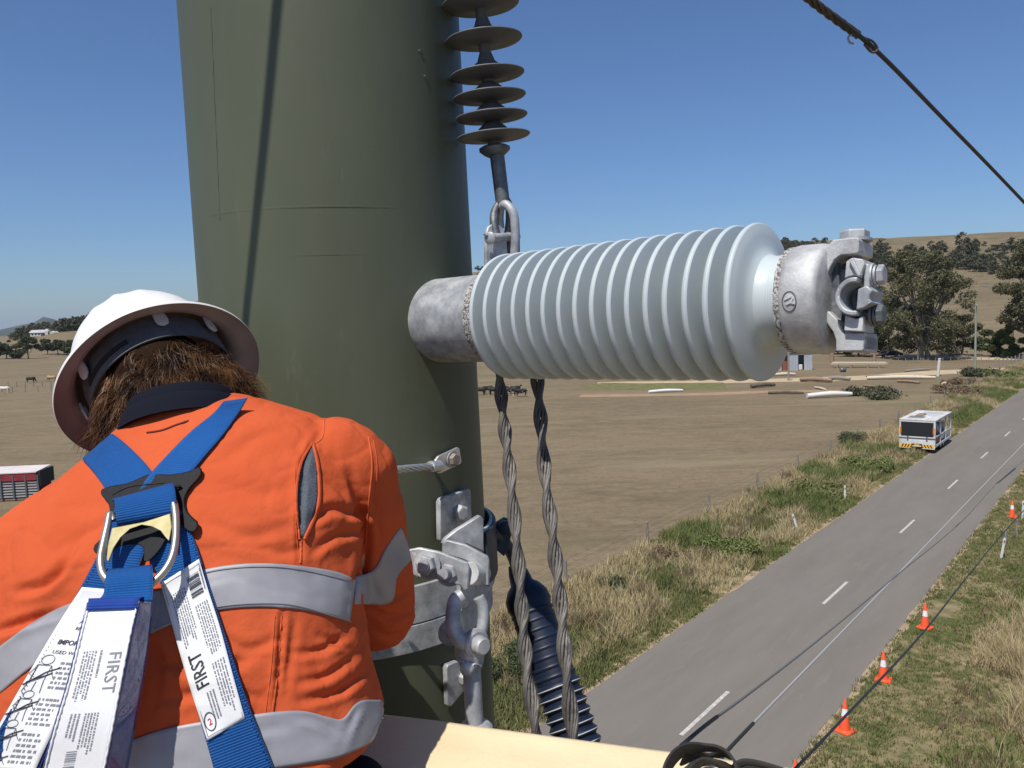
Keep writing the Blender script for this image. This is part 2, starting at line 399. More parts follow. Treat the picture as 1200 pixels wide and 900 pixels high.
# big gum trees beyond the yard, right
bt = make_tree('gum_tree', 23, 10.5, 150, 44000, .23, 3, GUM, BARK, base=.08, trunks=3, bigr=.175, label='tall spreading gum tree beside the dark parked car, in front of the bare hillside slope')
p = G(1083, 421); bt.location = p
bt2 = make_tree('gum_tree', 24, 9.0, 110, 36000, .23, 8, GUM, BARK, base=.25, bigr=.18, label='tall gum tree with pale trunk cut off by the right edge of the photo')
p = G(1192, 421); bt2.location = p+RT*4
near_trees = [(1006, 9, 5.5, 21, 'rounded dark green tree behind the insulator clamp, left of the car', 418, DARKL),
              (1042, 11, 6.5, 22, 'dense dark tree directly behind the parked car', 416, DARKL),
              (1128, 9, 4.0, 23, 'narrow tree just left of the green utility pole', 417, GUM),
              (1163, 6.0, 4.0, 24, 'low dark tree between the utility pole and the pale trunked gum', 418, DARKL),
              (1186, 7.5, 3.5, 25, 'fresh green tree at the foot of the rightmost gum', 419, GREENL),
              (975, 6.5, 4.5, 26, 'low dark tree behind the end fitting of the insulator', 415, SCRUB),
              (1015, 14, 5.0, 27, 'brownish thin tree rising behind the clamp bolts', 413, GUM)]
for px, h, sp, sd_, lb, py, mt in near_trees:
    t = make_tree('shrubby_tree', h, sp, 16, 8500, .23, sd_, mt, DBARK, base=.12, label=lb, bigr=.31); t.location = G(px, py)
# trees at the far side of the left paddock
lt = [(8, 8.2, 5.0, 'first dark round paddock tree at the left edge of the photo'),
      (33, 9.2, 5.3, 'largest dark paddock tree, below the white farmhouse'),
      (19, 3.0, 2.5, 'small bush between the two big dark paddock trees'),
      (56, 7.2, 4.0, 'rounded paddock tree between the large dark one and the slim pair'),
      (68, 7.0, 3.4, 'slim trunked paddock tree left of the hard hat brim'),
      (75, 6.8, 3.2, 'slim paddock tree half behind the hard hat brim'),
      (86, 8.0, 5.0, 'paddock tree behind the white hard hat')]
for i, (px, h, sp, lb) in enumerate(lt):
    t = make_tree('paddock_tree', h, sp, 26, 5000, .36, 50+i, DARKL, DBARK, base=.2 if i not in (4, 5) else .35, label=lb, bigr=.30)
    q = G(px, 420.5 if px < 50 else 417); q.z = hz(q.x, q.y); t.location = q
# hill scrub and hill trees
protos = []
for i in range(4):
    t = make_tree('hill_tree', 7, 3.6, 9, 420, .62, 80+i, SCRUB, DBARK, base=.1, bigr=.45)
    protos.append(t)
HL = 'small dark tree among the scattered scrub on the dry hillside'
HLL = 'dark tree in the row along the low ridge by the white farmhouse'
g = random.Random(5); spots = []
CUR = [0]
def band(x0, x1, y0, y1, n, s0, s1, lab=None):
    lab = CUR[0] if lab is None else lab
    for i in range(n):
        u = g.random(); spots.append((x0+(x1-x0)*u, y0+(y1-y0)*u+g.uniform(-1, 1)*1.5, g.uniform(s0, s1), lab))
def area(x0, x1, y0, y1, n, s0, s1):
    for i in range(n): spots.append((g.uniform(x0, x1), g.uniform(y0, y1), g.uniform(s0, s1), CUR[0]))
HLAB = {0: ('small dark tree in the thin line along the skyline above the ribbed insulator', 'skyline trees above the insulator'),
 1: ('dark tree in the row along the low ridge by the white farmhouse', 'trees along the low ridge by the farmhouse'),
 2: ('dark tree in the dense skyline clump between insulator and end clamp', 'trees in the skyline clump left of the clamp'),
 3: ('scrubby tree on the upper hillside just right of the clamp bolt', 'trees on the upper slope right of the clamp'),
 4: ('dark tree in the wooded band crossing the hillside behind the big gum tree', 'trees in the wooded band behind the gum tree'),
 5: ('scrub tree on the hilltop above the rightmost gum tree', 'hilltop scrub trees at the far right'),
 6: ('low brown scrub bush on the bare slope behind the clamp bolts', 'low scrub on the bare slope'),
 7: ('lone small tree standing on the skyline to the right of the utility pole', 'lone skyline trees at right')}
CUR[0] = 2; band(915, 1000, 292, 296, 34, .8, 1.5); band(915, 1010, 297, 304, 14, .8, 1.3)
CUR[0] = 3; area(1018, 1045, 291, 300, 7, .7, 1.2); band(1068, 1072, 294, 294, 2, .7, .9); band(1088, 1108, 296, 295, 6, .6, 1.1); area(1052, 1072, 298, 303, 5, .8, 1.5)
CUR[0] = 4; area(1018, 1066, 310, 321, 22, .9, 1.7); area(1066, 1130, 305, 319, 18, .7, 1.5); area(1130, 1165, 308, 320, 20, .7, 1.3)
CUR[0] = 5; area(1122, 1200, 291, 302, 13, .7, 1.6); area(1150, 1215, 299, 319, 7, .7, 1.4); area(1145, 1190, 318, 322, 4, .8, 1.2)
CUR[0] = 7; band(1152, 1156, 289.5, 289.5, 1, .6, .6); band(1195, 1197, 289, 289, 1, .8, .8)
CUR[0] = 6; area(1018, 1052, 345, 378, 18, .5, .9); area(1040, 1070, 352, 385, 14, .4, .8); area(1110, 1150, 330, 400, 5, .3, .6)
CUR[0] = 0; band(557, 900, 322, 296, 40, .7, 1.2)
band(14, 50, 400, 391, 20, .7, 1.1, 1); band(50, 120, 391, 383, 34, .8, 1.3, 1)
k = 0
for x, y, s, lab in spots:
    q = hill(x, y)
    if q.length > 2500 or q.length < 150: continue
    o = put(protos[k % 4], USED, q, g.uniform(0, 6.28), (s, s, s*g.uniform(.7, 1.1)))
    o['label'], o['group'] = HLAB[lab]
    o['category'] = 'tree'; k += 1

# ---- verge grasses: one mesh per kind of uncountable growth
def tufts(name, n, fn, h0, h1, wd, seed, m, label, blades=7, lean=.35):
    g = np.random.default_rng(seed); pos = []; hh = []
    tries = 0
    while len(pos) < n and tries < n*12:
        tries += 1; p = fn(g)
        if p is not None: pos.append(p[:2]); hh.append(p[2])
    n = len(pos); pos = np.array(pos); hh = np.array(hh)
    B = n*blades; c = np.repeat(pos, blades, 0)+g.normal(size=(B, 2))*.5*max(wd*3.0, .09)
    H = np.repeat(hh, blades)*g.uniform(h0, h1, B); th = g.uniform(0, 6.28, B); ln = g.normal(size=(B, 2))*lean
    dx = np.cos(th)*wd*.5; dy = np.sin(th)*wd*.5
    z0 = np.zeros(B)
    v = np.empty((B, 5, 3)); 
    v[:, 0] = np.stack([c[:, 0]-dx, c[:, 1]-dy, z0], 1); v[:, 1] = np.stack([c[:, 0]+dx, c[:, 1]+dy, z0], 1)
    mx = c[:, 0]+ln[:, 0]*H*.4; my = c[:, 1]+ln[:, 1]*H*.4
    v[:, 2] = np.stack([mx+dx*.7, my+dy*.7, H*.6], 1); v[:, 3] = np.stack([mx-dx*.7, my-dy*.7, H*.6], 1)
    v[:, 4] = np.stack([c[:, 0]+ln[:, 0]*H, c[:, 1]+ln[:, 1]*H, H], 1)
    i = np.arange(B)[:, None]*5
    f = np.concatenate([i+np.array([[0, 1, 2]]), i+np.array([[0, 2, 3]]), i+np.array([[3, 2, 4]])], 0)
    o = link(name, np_mesh(name, v.reshape(-1, 3), f), m); tag(o, label, 'grass', kind='stuff'); return o
def nz(u, v, s, sd): return noise.noise(Vector((u/s, v/s, sd)))
STRAW = mat('straw_blades', (.36, .28, .145), .8, col2=(.50, .41, .24), scale=.8, spec=.2)
OLIVEG = mat('dull_green_blades', (.105, .125, .042), .8, col2=(.215, .20, .085), scale=.6, spec=.2)
LUSH = mat('lush_green_blades', (.10, .135, .035), .7, col2=(.19, .205, .075), scale=.7, spec=.2)
DEAD = mat('dead_brown_stalks', (.14, .10, .065), .9, col2=(.24, .18, .11), scale=1.5, spec=.1)
def ucl(g, lo=-6, hi=165):  # denser near
    return lo+(hi-lo)*g.random()**1.5
def fl(kind):
    def f(g):
        u = ucl(g); v = g.uniform(-9.6, -3.5); x = nz(u, v*1.6, 5.0, 1); y = nz(u, v*1.6, 2.0, 7)
        edge = min(1, (abs(v)-3.5)/1.2)
        if kind == 'straw' and x+.4*y < .0+(.3 if v > -4.4 else 0)-(.4 if v < -7.2 else 0): return None
        if kind == 'short' and y < -.5: return None
        if kind == 'green' and (x > .16+.2*y or v < -8.3): return None
        if kind == 'lush' and not (x < -.24 or (26 < u < 38 and -7.2 < v < -4.4 and x < .25)): return None
        if kind == 'dead' and not (y > .18 and v < -4.8): return None
        p = R3(u, v); return (p.x, p.y, (.35+.65*max(edge, 0))*(.55+.9*g.random()**2)*(1+.7*nz(u, v, 1.1, 33)))
    return f
def fr(kind):
    def f(g):
        u = -6+110*g.random()**1.3; v = 3.0+9.2*g.random()**1.15; x = nz(u, v, 4.0, 21); y = nz(u, v, 1.5, 27)
        tall = min(1, max(0, (v-5.4)/1.6)); 
        if kind == 'straw' and (v < 5.3 or x+.5*y < .05 or (u < 9 and v < 7)): return None
        if kind == 'short' and x*.7+y < -.45: return None
        if kind == 'green' and (x > .12 or v < 4.2): return None
        if kind == 'dead' and (y < .1 or v < 4.6): return None
        p = R3(u, v); hh_ = (.6+.8*g.random()**2)*(1+.7*nz(u, v, .9, 35)); return (p.x, p.y, (.25+.75*tall if kind != 'short' else .25)*hh_)
    return f
tufts('straw_grass', 30000, fl('straw'), .18, .55, .024, 1, STRAW, 'dry straw coloured grass along the paddock side of the road')
tufts('short_straw', 26000, fl('short'), .12, .30, .022, 12, OLIVEG, 'short mixed grass at the foot of the left verge')
tufts('green_weeds', 38000, fl('green'), .12, .42, .03, 2, OLIVEG, 'dull green weeds and short grass on the left road verge')
tufts('lush_grass', 15000, fl('lush'), .2, .65, .035, 3, LUSH, 'bright green grass clumps on the left road verge')
tufts('dead_stalks', 11000, fl('dead'), .18, .55, .022, 4, DEAD, 'dead brown weed stalks on the left road verge')
tufts('tall_straw_grass', 26000, fr('straw'), .35, 1.1, .016, 5, STRAW, 'tall pale dry grass on the right road verge', lean=.4)
tufts('short_grass', 42000, fr('short'), .2, .6, .024, 6, OLIVEG, 'short patchy green grass beside the traffic cones')
tufts('green_clumps', 16000, fr('green'), .15, .5, .025, 7, LUSH, 'greener grass clumps on the right road verge')
tufts('brown_weeds', 8000, fr('dead'), .15, .6, .02, 8, DEAD, 'brown dead weeds on the right road verge')
# rounded bushes on the verge
def bush(px, py, r, h, m, sd_, label, n=900, name='bush'):
    q = G(px, py); g = random.Random(sd_)
    bl = [(g.uniform(-.7, .7)*r, g.uniform(-.7, .7)*r, h*g.uniform(.15, .55), r*g.uniform(.2, .5), h*g.uniform(.25, .45)) for _ in range(9)]
    v, f = leaves(bl, n*3, .065*max(1, r/1.3), sd_, .4); v[:, 2] = np.maximum(v[:, 2], .02)
    t = thing(name, label, 'bush', (q.x, q.y, 0))
    o = link('foliage', np_mesh('foliage', v, f), m, t)
    mb = MB()
    for i in range(5):
        th = g.uniform(0, 6.28); mb.tube([(0, 0, -.05), (math.cos(th)*r*.2, math.sin(th)*r*.2, h*.3), (math.cos(th)*r*.5, math.sin(th)*r*.5, h*.7)], [.02, .015, .006], 5)
    mb.build('stem', DBARK, t, world=False)
    return t
bush(858, 648, 1.5, .9, LUSH, 1, 'broad bright green bush on the verge, left of the road dashes', 2600)
bush(965, 582, 2.0, 1.0, OLIVEG, 2, 'green bush beside the nearer left guide post', 1500)
bush(1018, 552, 1.7, 1.2, LUSH, 3, 'green bush in front of the parked trailer', 1400)
bush(1001, 520, 1.4, 1.2, DARKL, 4, 'dark bush on the verge behind the green bushes', 900)
bush(601, 790, 1.1, 1.1, DARKL, 5, 'weedy dark bush right of the steel pole behind the twisted wires', 1800)
bush(715, 690, .9, .55, DARKL, 6, 'small dark bush on the dry verge right of the navy insulator', 700)
bush(783, 655, 1.1, .7, DEAD, 7, 'brown dead bush near the wooden fence post', 800)
bush(1032, 465, 4.0, 1.5, SCRUB, 8, 'grey brown bush in the far yard, above the trailer', 1500)
bush(1156, 440, 4.5, 1.6, SCRUB, 9, 'dark scrubby bush right of the utility pole foot', 1500)
bush(1180, 443, 4.0, 1.3, LUSH, 10, 'green bush between the utility pole and the timber fence', 1500)
bush(1130, 462, 3.0, 1.3, DEAD, 11, 'brown bush on the verge below the utility pole', 1000)
bush(1120, 450, 2.5, 1.2, DEAD, 12, 'brown weeds below the white gate post', 900)
# ------------------------------------------------------------------ road furniture, trailer, yard
ORANGE = mat('fluoro_cone_orange', (.85, .10, .03), .5); WHITE = mat('white_paint', (.74, .74, .72), .45, col2=(.66, .66, .64), scale=3)
RWHITE = mat('reflective_white', (.78, .78, .77), .35)
def make_cone():
    t = thing('traffic_cone', '', 'cone', (0, 0, 0), 0, 'traffic cones along the right road edge')
    MB().box((0, 0, .02), (.46, .46, .04)).build('base', ORANGE, t, bevel=.008)
    c = .9; r = lambda z: .155-.13*(z/c)
    MB().lathe((0, 0, 0), (0, 0, 1), [(.035, .175), (.06, r(.06)), (c-.01, r(c)), (c, r(c)*.7)], 24).build('cone_body', ORANGE, t, smooth=40)
    MB().lathe((0, 0, 0), (0, 0, 1), [(.44, r(.44)+.003), (.64, r(.64)+.003)], 24, caps=False).build('reflective_collar', RWHITE, t, smooth=60)
    return t
cp = make_cone()
for px, py, lb, tl in [(932, 934, 'traffic cone cut off by the bottom edge, only its tip in view', 0), (990, 857, 'nearest whole orange traffic cone on the right road edge', 0),
                   (1035, 797, 'orange traffic cone second from the nearest, between the other two close cones', 0), (1084, 736, 'orange traffic cone third from the nearest, below the right guide post', 0),
                   (1186, 606, 'farthest small orange traffic cone at the right edge of the photo', 0)]:
    q = G(px, py); q.z = .01; put(cp, USED, q, RANG+random.uniform(-.3, .3), 1.0, lb)
def make_gp():
    t = thing('guide_post', '', 'guide post', (0, 0, 0), 0, 'white guide posts beside the road')
    MB().prism([(-.05, 0), (.05, 0), (.05, .98), (.03, 1.02), (-.03, 1.02), (-.05, .98)], (0, 0, -.05), (1, 0, 0), (0, .0, 1), .03).build('post', WHITE, t, bevel=.004)
    MB().box((0, -.018, .8), (.05, .004, .12)).build('reflector', mat('red_reflector', (.25, .05, .04), .3), t)
    return t
gp = make_gp()
for px, py, lb, tilt in [(990, 588, 'upright white guide post on the left verge nearest the trailer', 0), (935, 623, 'leaning white guide post on the left verge', -.28),
                         (1173, 655, 'nearer white guide post on the right verge, tilted right', .16), (1198, 608, 'white guide post beside the farthest traffic cone', .05)]:
    q = G(px, py); o = put(gp, USED, q, RANG-math.pi/2, 1.0, lb); o.rotation_euler = (0, tilt, 0)
# paddock fence: wooden posts, thin steel droppers and wires
POSTM = mat('weathered_post', (.20, .17, .14), .9, col2=(.30, .27, .23), scale=8); RUSTW = mat('rusty_wire', (.16, .13, .11), .7)
def fence(name, label, pts_post, wires, ht, pr, mid=0, wm=RUSTW):
    t = thing(name, label, 'fence', pts_post[0])
    for q in pts_post:
        MB().tube([(q.x, q.y, q.z-.2), (q.x+random.uniform(-.03, .03), q.y, q.z+ht*random.uniform(.93, 1.05))], [pr, pr*.9], 7).build('post', POSTM, t, smooth=50)
    for k in range(wires):
        mb = MB(); z = ht*(.25+.7*k/(wires-1))
        mb.tube([q+Vector((0, 0, z)) for q in pts_post], .006 if wires > 2 else .012, 4)
        mb.build('wire', wm, t)
    return t
fence('wire_fence', 'long wire fence with grey timber posts between the dry paddock and the road verge', [R3(-6+7.2*i, -9.7+.08*math.sin(i)) for i in range(24)], 4, 1.15, .07)
def edge_fence(a, b, n, ht, pr, label, name='post_fence', wires=3):
    A_, B_ = G(*a), G(*b); fence(name, label, [A_.lerp(B_, i/(n-1)) for i in range(n)], wires, ht, pr)
edge_fence((985, 427), (1168, 424.5), 22, 1.1, .06, 'low wire fence running across behind the white gate post')
edge_fence((1166, 430), (1235, 417), 17, 1.4, .13, 'closely spaced dark timber post fence at the far right by the driveway')
edge_fence((-30, 461), (90, 458), 9, 1.1, .08, 'thin fence in the left paddock near the white cow')
edge_fence((-30, 455), (90, 452), 13, 1.1, .09, 'timber post fence in the left paddock behind the cows')
edge_fence((1178, 640), (1215, 610), 4, .9, .05, 'low wire fence in the grass beyond the right verge', wires=2)
# utility pole
t = thing('utility_pole', 'greenish timber utility pole standing by the bend of the road', 'utility pole', G(1142.5, 441))
q = G(1142.5, 441); UPM = mat('green_grey_timber', (.22, .24, .18), .85, col2=(.30, .31, .25), scale=3)
MB().tube([q+Vector((0, 0, -.3)), q+Vector((0, 0, 11.6))], [.19, .13], 12).build('pole_shaft', UPM, t, smooth=60)
MB().box(q+Vector((0, 0, 10.9)), (1.9, .1, .12), Matrix.Rotation(RANG+.3, 3, 'Z')).build('crossarm', UPM, t)
for s in (-.8, 0, .8):
    c = q+Matrix.Rotation(RANG+.3, 3, 'Z')@Vector((s, 0, 11.0))
    MB().lathe(c, (0, 0, 1), [(-.02, .03), (.03, .06), (.06, .03), (.1, .06), (.16, .04)], 10).build('insulator', PORC, t, smooth=50)
t = thing('gate_post', 'thick white post leaning slightly beside the driveway entrance', 'post', G(1099, 441)); q = G(1099, 441)
MB().tube([q, q+Vector((.25, 0, 2.7))], [.24, .23], 12).lathe(q+Vector((.25, 0, 2.7)), (0, 0, 1), [(0, .26), (.1, .26), (.16, .1)], 12).build('post', mat('cream_post', (.62, .60, .53), .6, col2=(.5, .48, .42), scale=4), t, smooth=40)
# logs, planks and rubbish in the yard
TIMB = mat('bleached_timber', (.50, .44, .33), .85, col2=(.62, .56, .44), scale=6); BRT = mat('brown_timber', (.22, .14, .09), .9, col2=(.32, .22, .15), scale=5)
def log(a, b, r, m, label, name='log', z=None, cat='log', up=0.0):
    A_, B_ = G(*a), G(*b); up = Vector((0, 0, r+up)); mid = A_.lerp(B_, .5)+Vector((0, 0, r*.4))
    mb = MB(); mb.tube(smooth_path([A_+up, mid+up, B_+up], 4), [r*.9, r, r*.95, r, r*1.05, r, r*.9, r*.85, r*.7], 9)
    return tag(mb.build(name, m, smooth=60), label, cat)
log((946, 467), (998, 464.5), .33, mat('white_wrap', (.66, .65, .62), .6), 'long white wrapped bundle lying on the edge of the dry paddock', 'wrapped_bundle', cat='bundle')
log((1008, 462.5), (1039, 461.5), .22, WHITE, 'white plank lying in front of the grey brown bush', 'plank', cat='plank')
log((1016, 445), (1096, 444.5), .28, TIMB, 'long pale log lying beside the white gate post')
log((1015, 442), (1050, 443), .20, BRT, 'thin brown log behind the long pale log')
log((938, 447), (975, 448.5), .35, BRT, 'reddish brown log on the left of the yard')
log((972, 445), (996, 446.5), .3, POSTM, 'grey brown log butting the reddish log')
log((900, 462), (942, 462), .2, DBARK, 'dark dead branch on the paddock edge left of the white bundle', 'branch', cat='branch')
for (a, b, r, m_, lb) in [((905, 441), (932, 440), .25, TIMB, 'short pale log left of the grey yard post'), ((1052, 448), (1078, 450), .2, BRT, 'short brown log under the long pale log'), ((955, 455), (968, 458), .15, TIMB, 'thin pale stick lying across the pale track'),
                          ((1060, 436), (1090, 434), .18, POSTM, 'grey rail lying behind the long pale log'), ((1104, 452), (1120, 447), .2, TIMB, 'pale branch lying right of the white gate post'), ((760, 461), (800, 459), .22, WHITE, 'white pipe lying in the paddock under the ribbed insulator'),
                          ((880, 455), (908, 453), .3, DBARK, 'dark fallen branch under the last shed of the insulator'), ((1012, 453), (1030, 456), .16, BRT, 'thin red brown plank behind the grey brown bush')]: log(a, b, r, m_, lb)
t = thing('timber_stack', 'flat stack of pale boards resting on bearers in the yard', 'timber stack', G(1000, 431)); A_, B_ = G(972, 431), G(1037, 431)
dx = (B_-A_).normalized(); dy = Vector((-dx.y, dx.x, 0))
Rm = Matrix((dx, dy, Vector((0, 0, 1)))).transposed()
for i in range(6):
    c = A_.lerp(B_, .5)+dy*(.45*(i % 3)-.4)+Vector((0, 0, .75+.16*(i//3)+.02*i))+dx*random.uniform(-.6, .6)
    MB().box(c, ((B_-A_).length*random.uniform(.75, 1), .38, .13), Rm @ Matrix.Rotation(random.uniform(-.04, .04), 3, 'Z')).build('board', TIMB, t)
for s in (.15, .4, .7, .9):
    MB().box(A_.lerp(B_, s)+Vector((0, 0, .34)), (.3, 1.4, .68), Rm).build('bearer', BRT, t)
t = thing('rubble', 'dark round drum half hidden in grass in front of the timber stack', 'drum', G(988, 437))
t.name = 'oil_drum'; q = G(988, 436)
MB().lathe(q+Vector((-.5, 0, .4)), (1, 0, 0), [(0, .38), (.03, .4), (.3, .39), (.33, .41), (.36, .39), (.9, .4), (.93, .38)], 16).build('drum_shell', DGALV, t, smooth=40)
MB().lathe(q+Vector((-.5, 0, .4)), (1, 0, 0), [(-.02, .2), (.01, .2)], 12).build('drum_end', BRT, t)
# small corrugated shed
def corr_shed():
    q = G(934, 434); t = thing('iron_shed', 'small grey corrugated iron shed with open dark doorways behind the insulator end', 'shed', q)
    X_, Y_ = _H, Vector((0, 1, 0)); IRON = mat('corrugated_iron', (.40, .44, .48), .5, .3, col2=(.5, .53, .56), scale=.8)
    def wall(a, b, h0, h1, nm='wall_panel'):
        mb = MB(); n = max(4, int((b-a).length/.08)); vs = []; nrm = Vector((-(b-a).y, (b-a).x, 0)).normalized()
        for i in range(n+1):
            c = a.lerp(b, i/n)+nrm*.02*math.sin(i*math.pi/2*1.0); vs += [c, c+Vector((0, 0, h0+(h1-h0)*i/n))]
        mb.add(vs, [(2*i, 2*i+2, 2*i+3, 2*i+1) for i in range(n)]); o = mb.build(nm, IRON, t)
        s = o.modifiers.new('s', 'SOLIDIFY'); s.thickness = .02
    W_, D_ = 5.6, 4.0; a = q+X_*(-W_/2)
    wall(a+X_*1.2, a+X_*3.0, 3.1, 3.1); wall(a+X_*4.1, a+X_*5.6, 3.1, 3.1)
    wall(a+X_*5.6, a+X_*5.6+Y_*D_, 3.1, 2.6); wall(a, a+Y_*D_, 3.1, 2.6); wall(a+Y_*D_, a+X_*5.6+Y_*D_, 2.6, 2.6)
    MB().box(a+X_*2.8+Y_*D_/2+Vector((0, 0, 3.0)), (6.0, D_+.5, .06), Matrix.Rotation(-math.atan(.5/4), 3, 'X')).build('roof', IRON, t)
    MB().box(a+X_*.6+Y_*1.5+Vector((0, 0, 1.1)), (1.0, 2.0, 2.2)).build('brick_bin', mat('red_brick', (.30, .10, .06), .9, col2=(.22, .08, .05), scale=12), t)
    MB().box(a+X_*3.6+Y_*1.0+Vector((0, 0, .5)), (.9, .8, 1.0)).build('white_tub', WHITE, t, bevel=.1)
corr_shed()
q = G(924, 446); tag(MB().tube([q, q+Vector((0, 0, 4.6))], [.16, .15], 10).build('yard_post', POSTM, smooth=60), 'tall grey post standing before the iron shed, left of the timber stack', 'post')
q = G(975, 425); tag(MB().tube([q, q+Vector((0, 0, 3.4))], [.45, .4], 10).build('timber_stump', BRT, smooth=60), 'thick red brown timber post below the insulator clamp', 'post')
q = G(1024.5, 424); tag(MB().tube([q, q+Vector((.1, 0, 2.2))], [.35, .25], 8).box(q+Vector((0, 0, 1.6)), (1.6, .2, .35)).build('rusty_stump', BRT, smooth=60), 'rusty brown cross shaped post left of the dark car', 'post')
# dark car
def car():
    q = G(1044, 418.5); t = thing('parked_car', 'dark car parked under the tall gum tree', 'car', q, rad(8))
    CARP = mat('dark_car_paint', (.012, .014, .02), .25, coat=.6); GL = mat('car_glass', (.02, .025, .03), .08); TY = mat('tyre', (.02, .02, .02), .8)
    prof = [(-2.2, .35), (2.2, .35), (2.25, .7), (2.1, .95), (1.0, 1.02), (.45, 1.42), (-.9, 1.46), (-1.7, 1.05), (-2.2, .95), (-2.28, .6)]
    mb = MB(); mb.prism(prof, (0, 0, 0), (1, 0, 0), (0, 0, 1), 1.72); mb.build('body', CARP, t, bevel=.08, smooth=40, world=False)
    mb = MB(); mb.prism([(.85, 1.04), (.42, 1.36), (-.1, 1.38), (-.1, 1.04)], (0, 0, 0), (1, 0, 0), (0, 0, 1), 1.74); mb.build('window', GL, t, world=False)
    mb = MB(); mb.prism([(-.2, 1.04), (-.2, 1.38), (-.85, 1.38), (-1.4, 1.04)], (0, 0, 0), (1, 0, 0), (0, 0, 1), 1.74); mb.build('window', GL, t, world=False)
    for x in (-1.35, 1.4):
        for y in (-.8, .8):
            o = MB().lathe((x, y-.1, .34), (0, 1, 0), [(0, .32), (.02, .34), (.18, .34), (.2, .32)], 20).build('wheel', TY, t, smooth=40, world=False)
            MB().lathe((x, y-.11, .34), (0, 1, 0), [(0, .2), (.22, .2)], 14).build('rim', GALV, o, smooth=40, world=False)
    MB().box((2.22, 0, .72), (.06, 1.3, .14)).build('headlight', RWHITE, t, world=False)
    return t
c = car(); c.rotation_euler = (0, 0, rad(175))
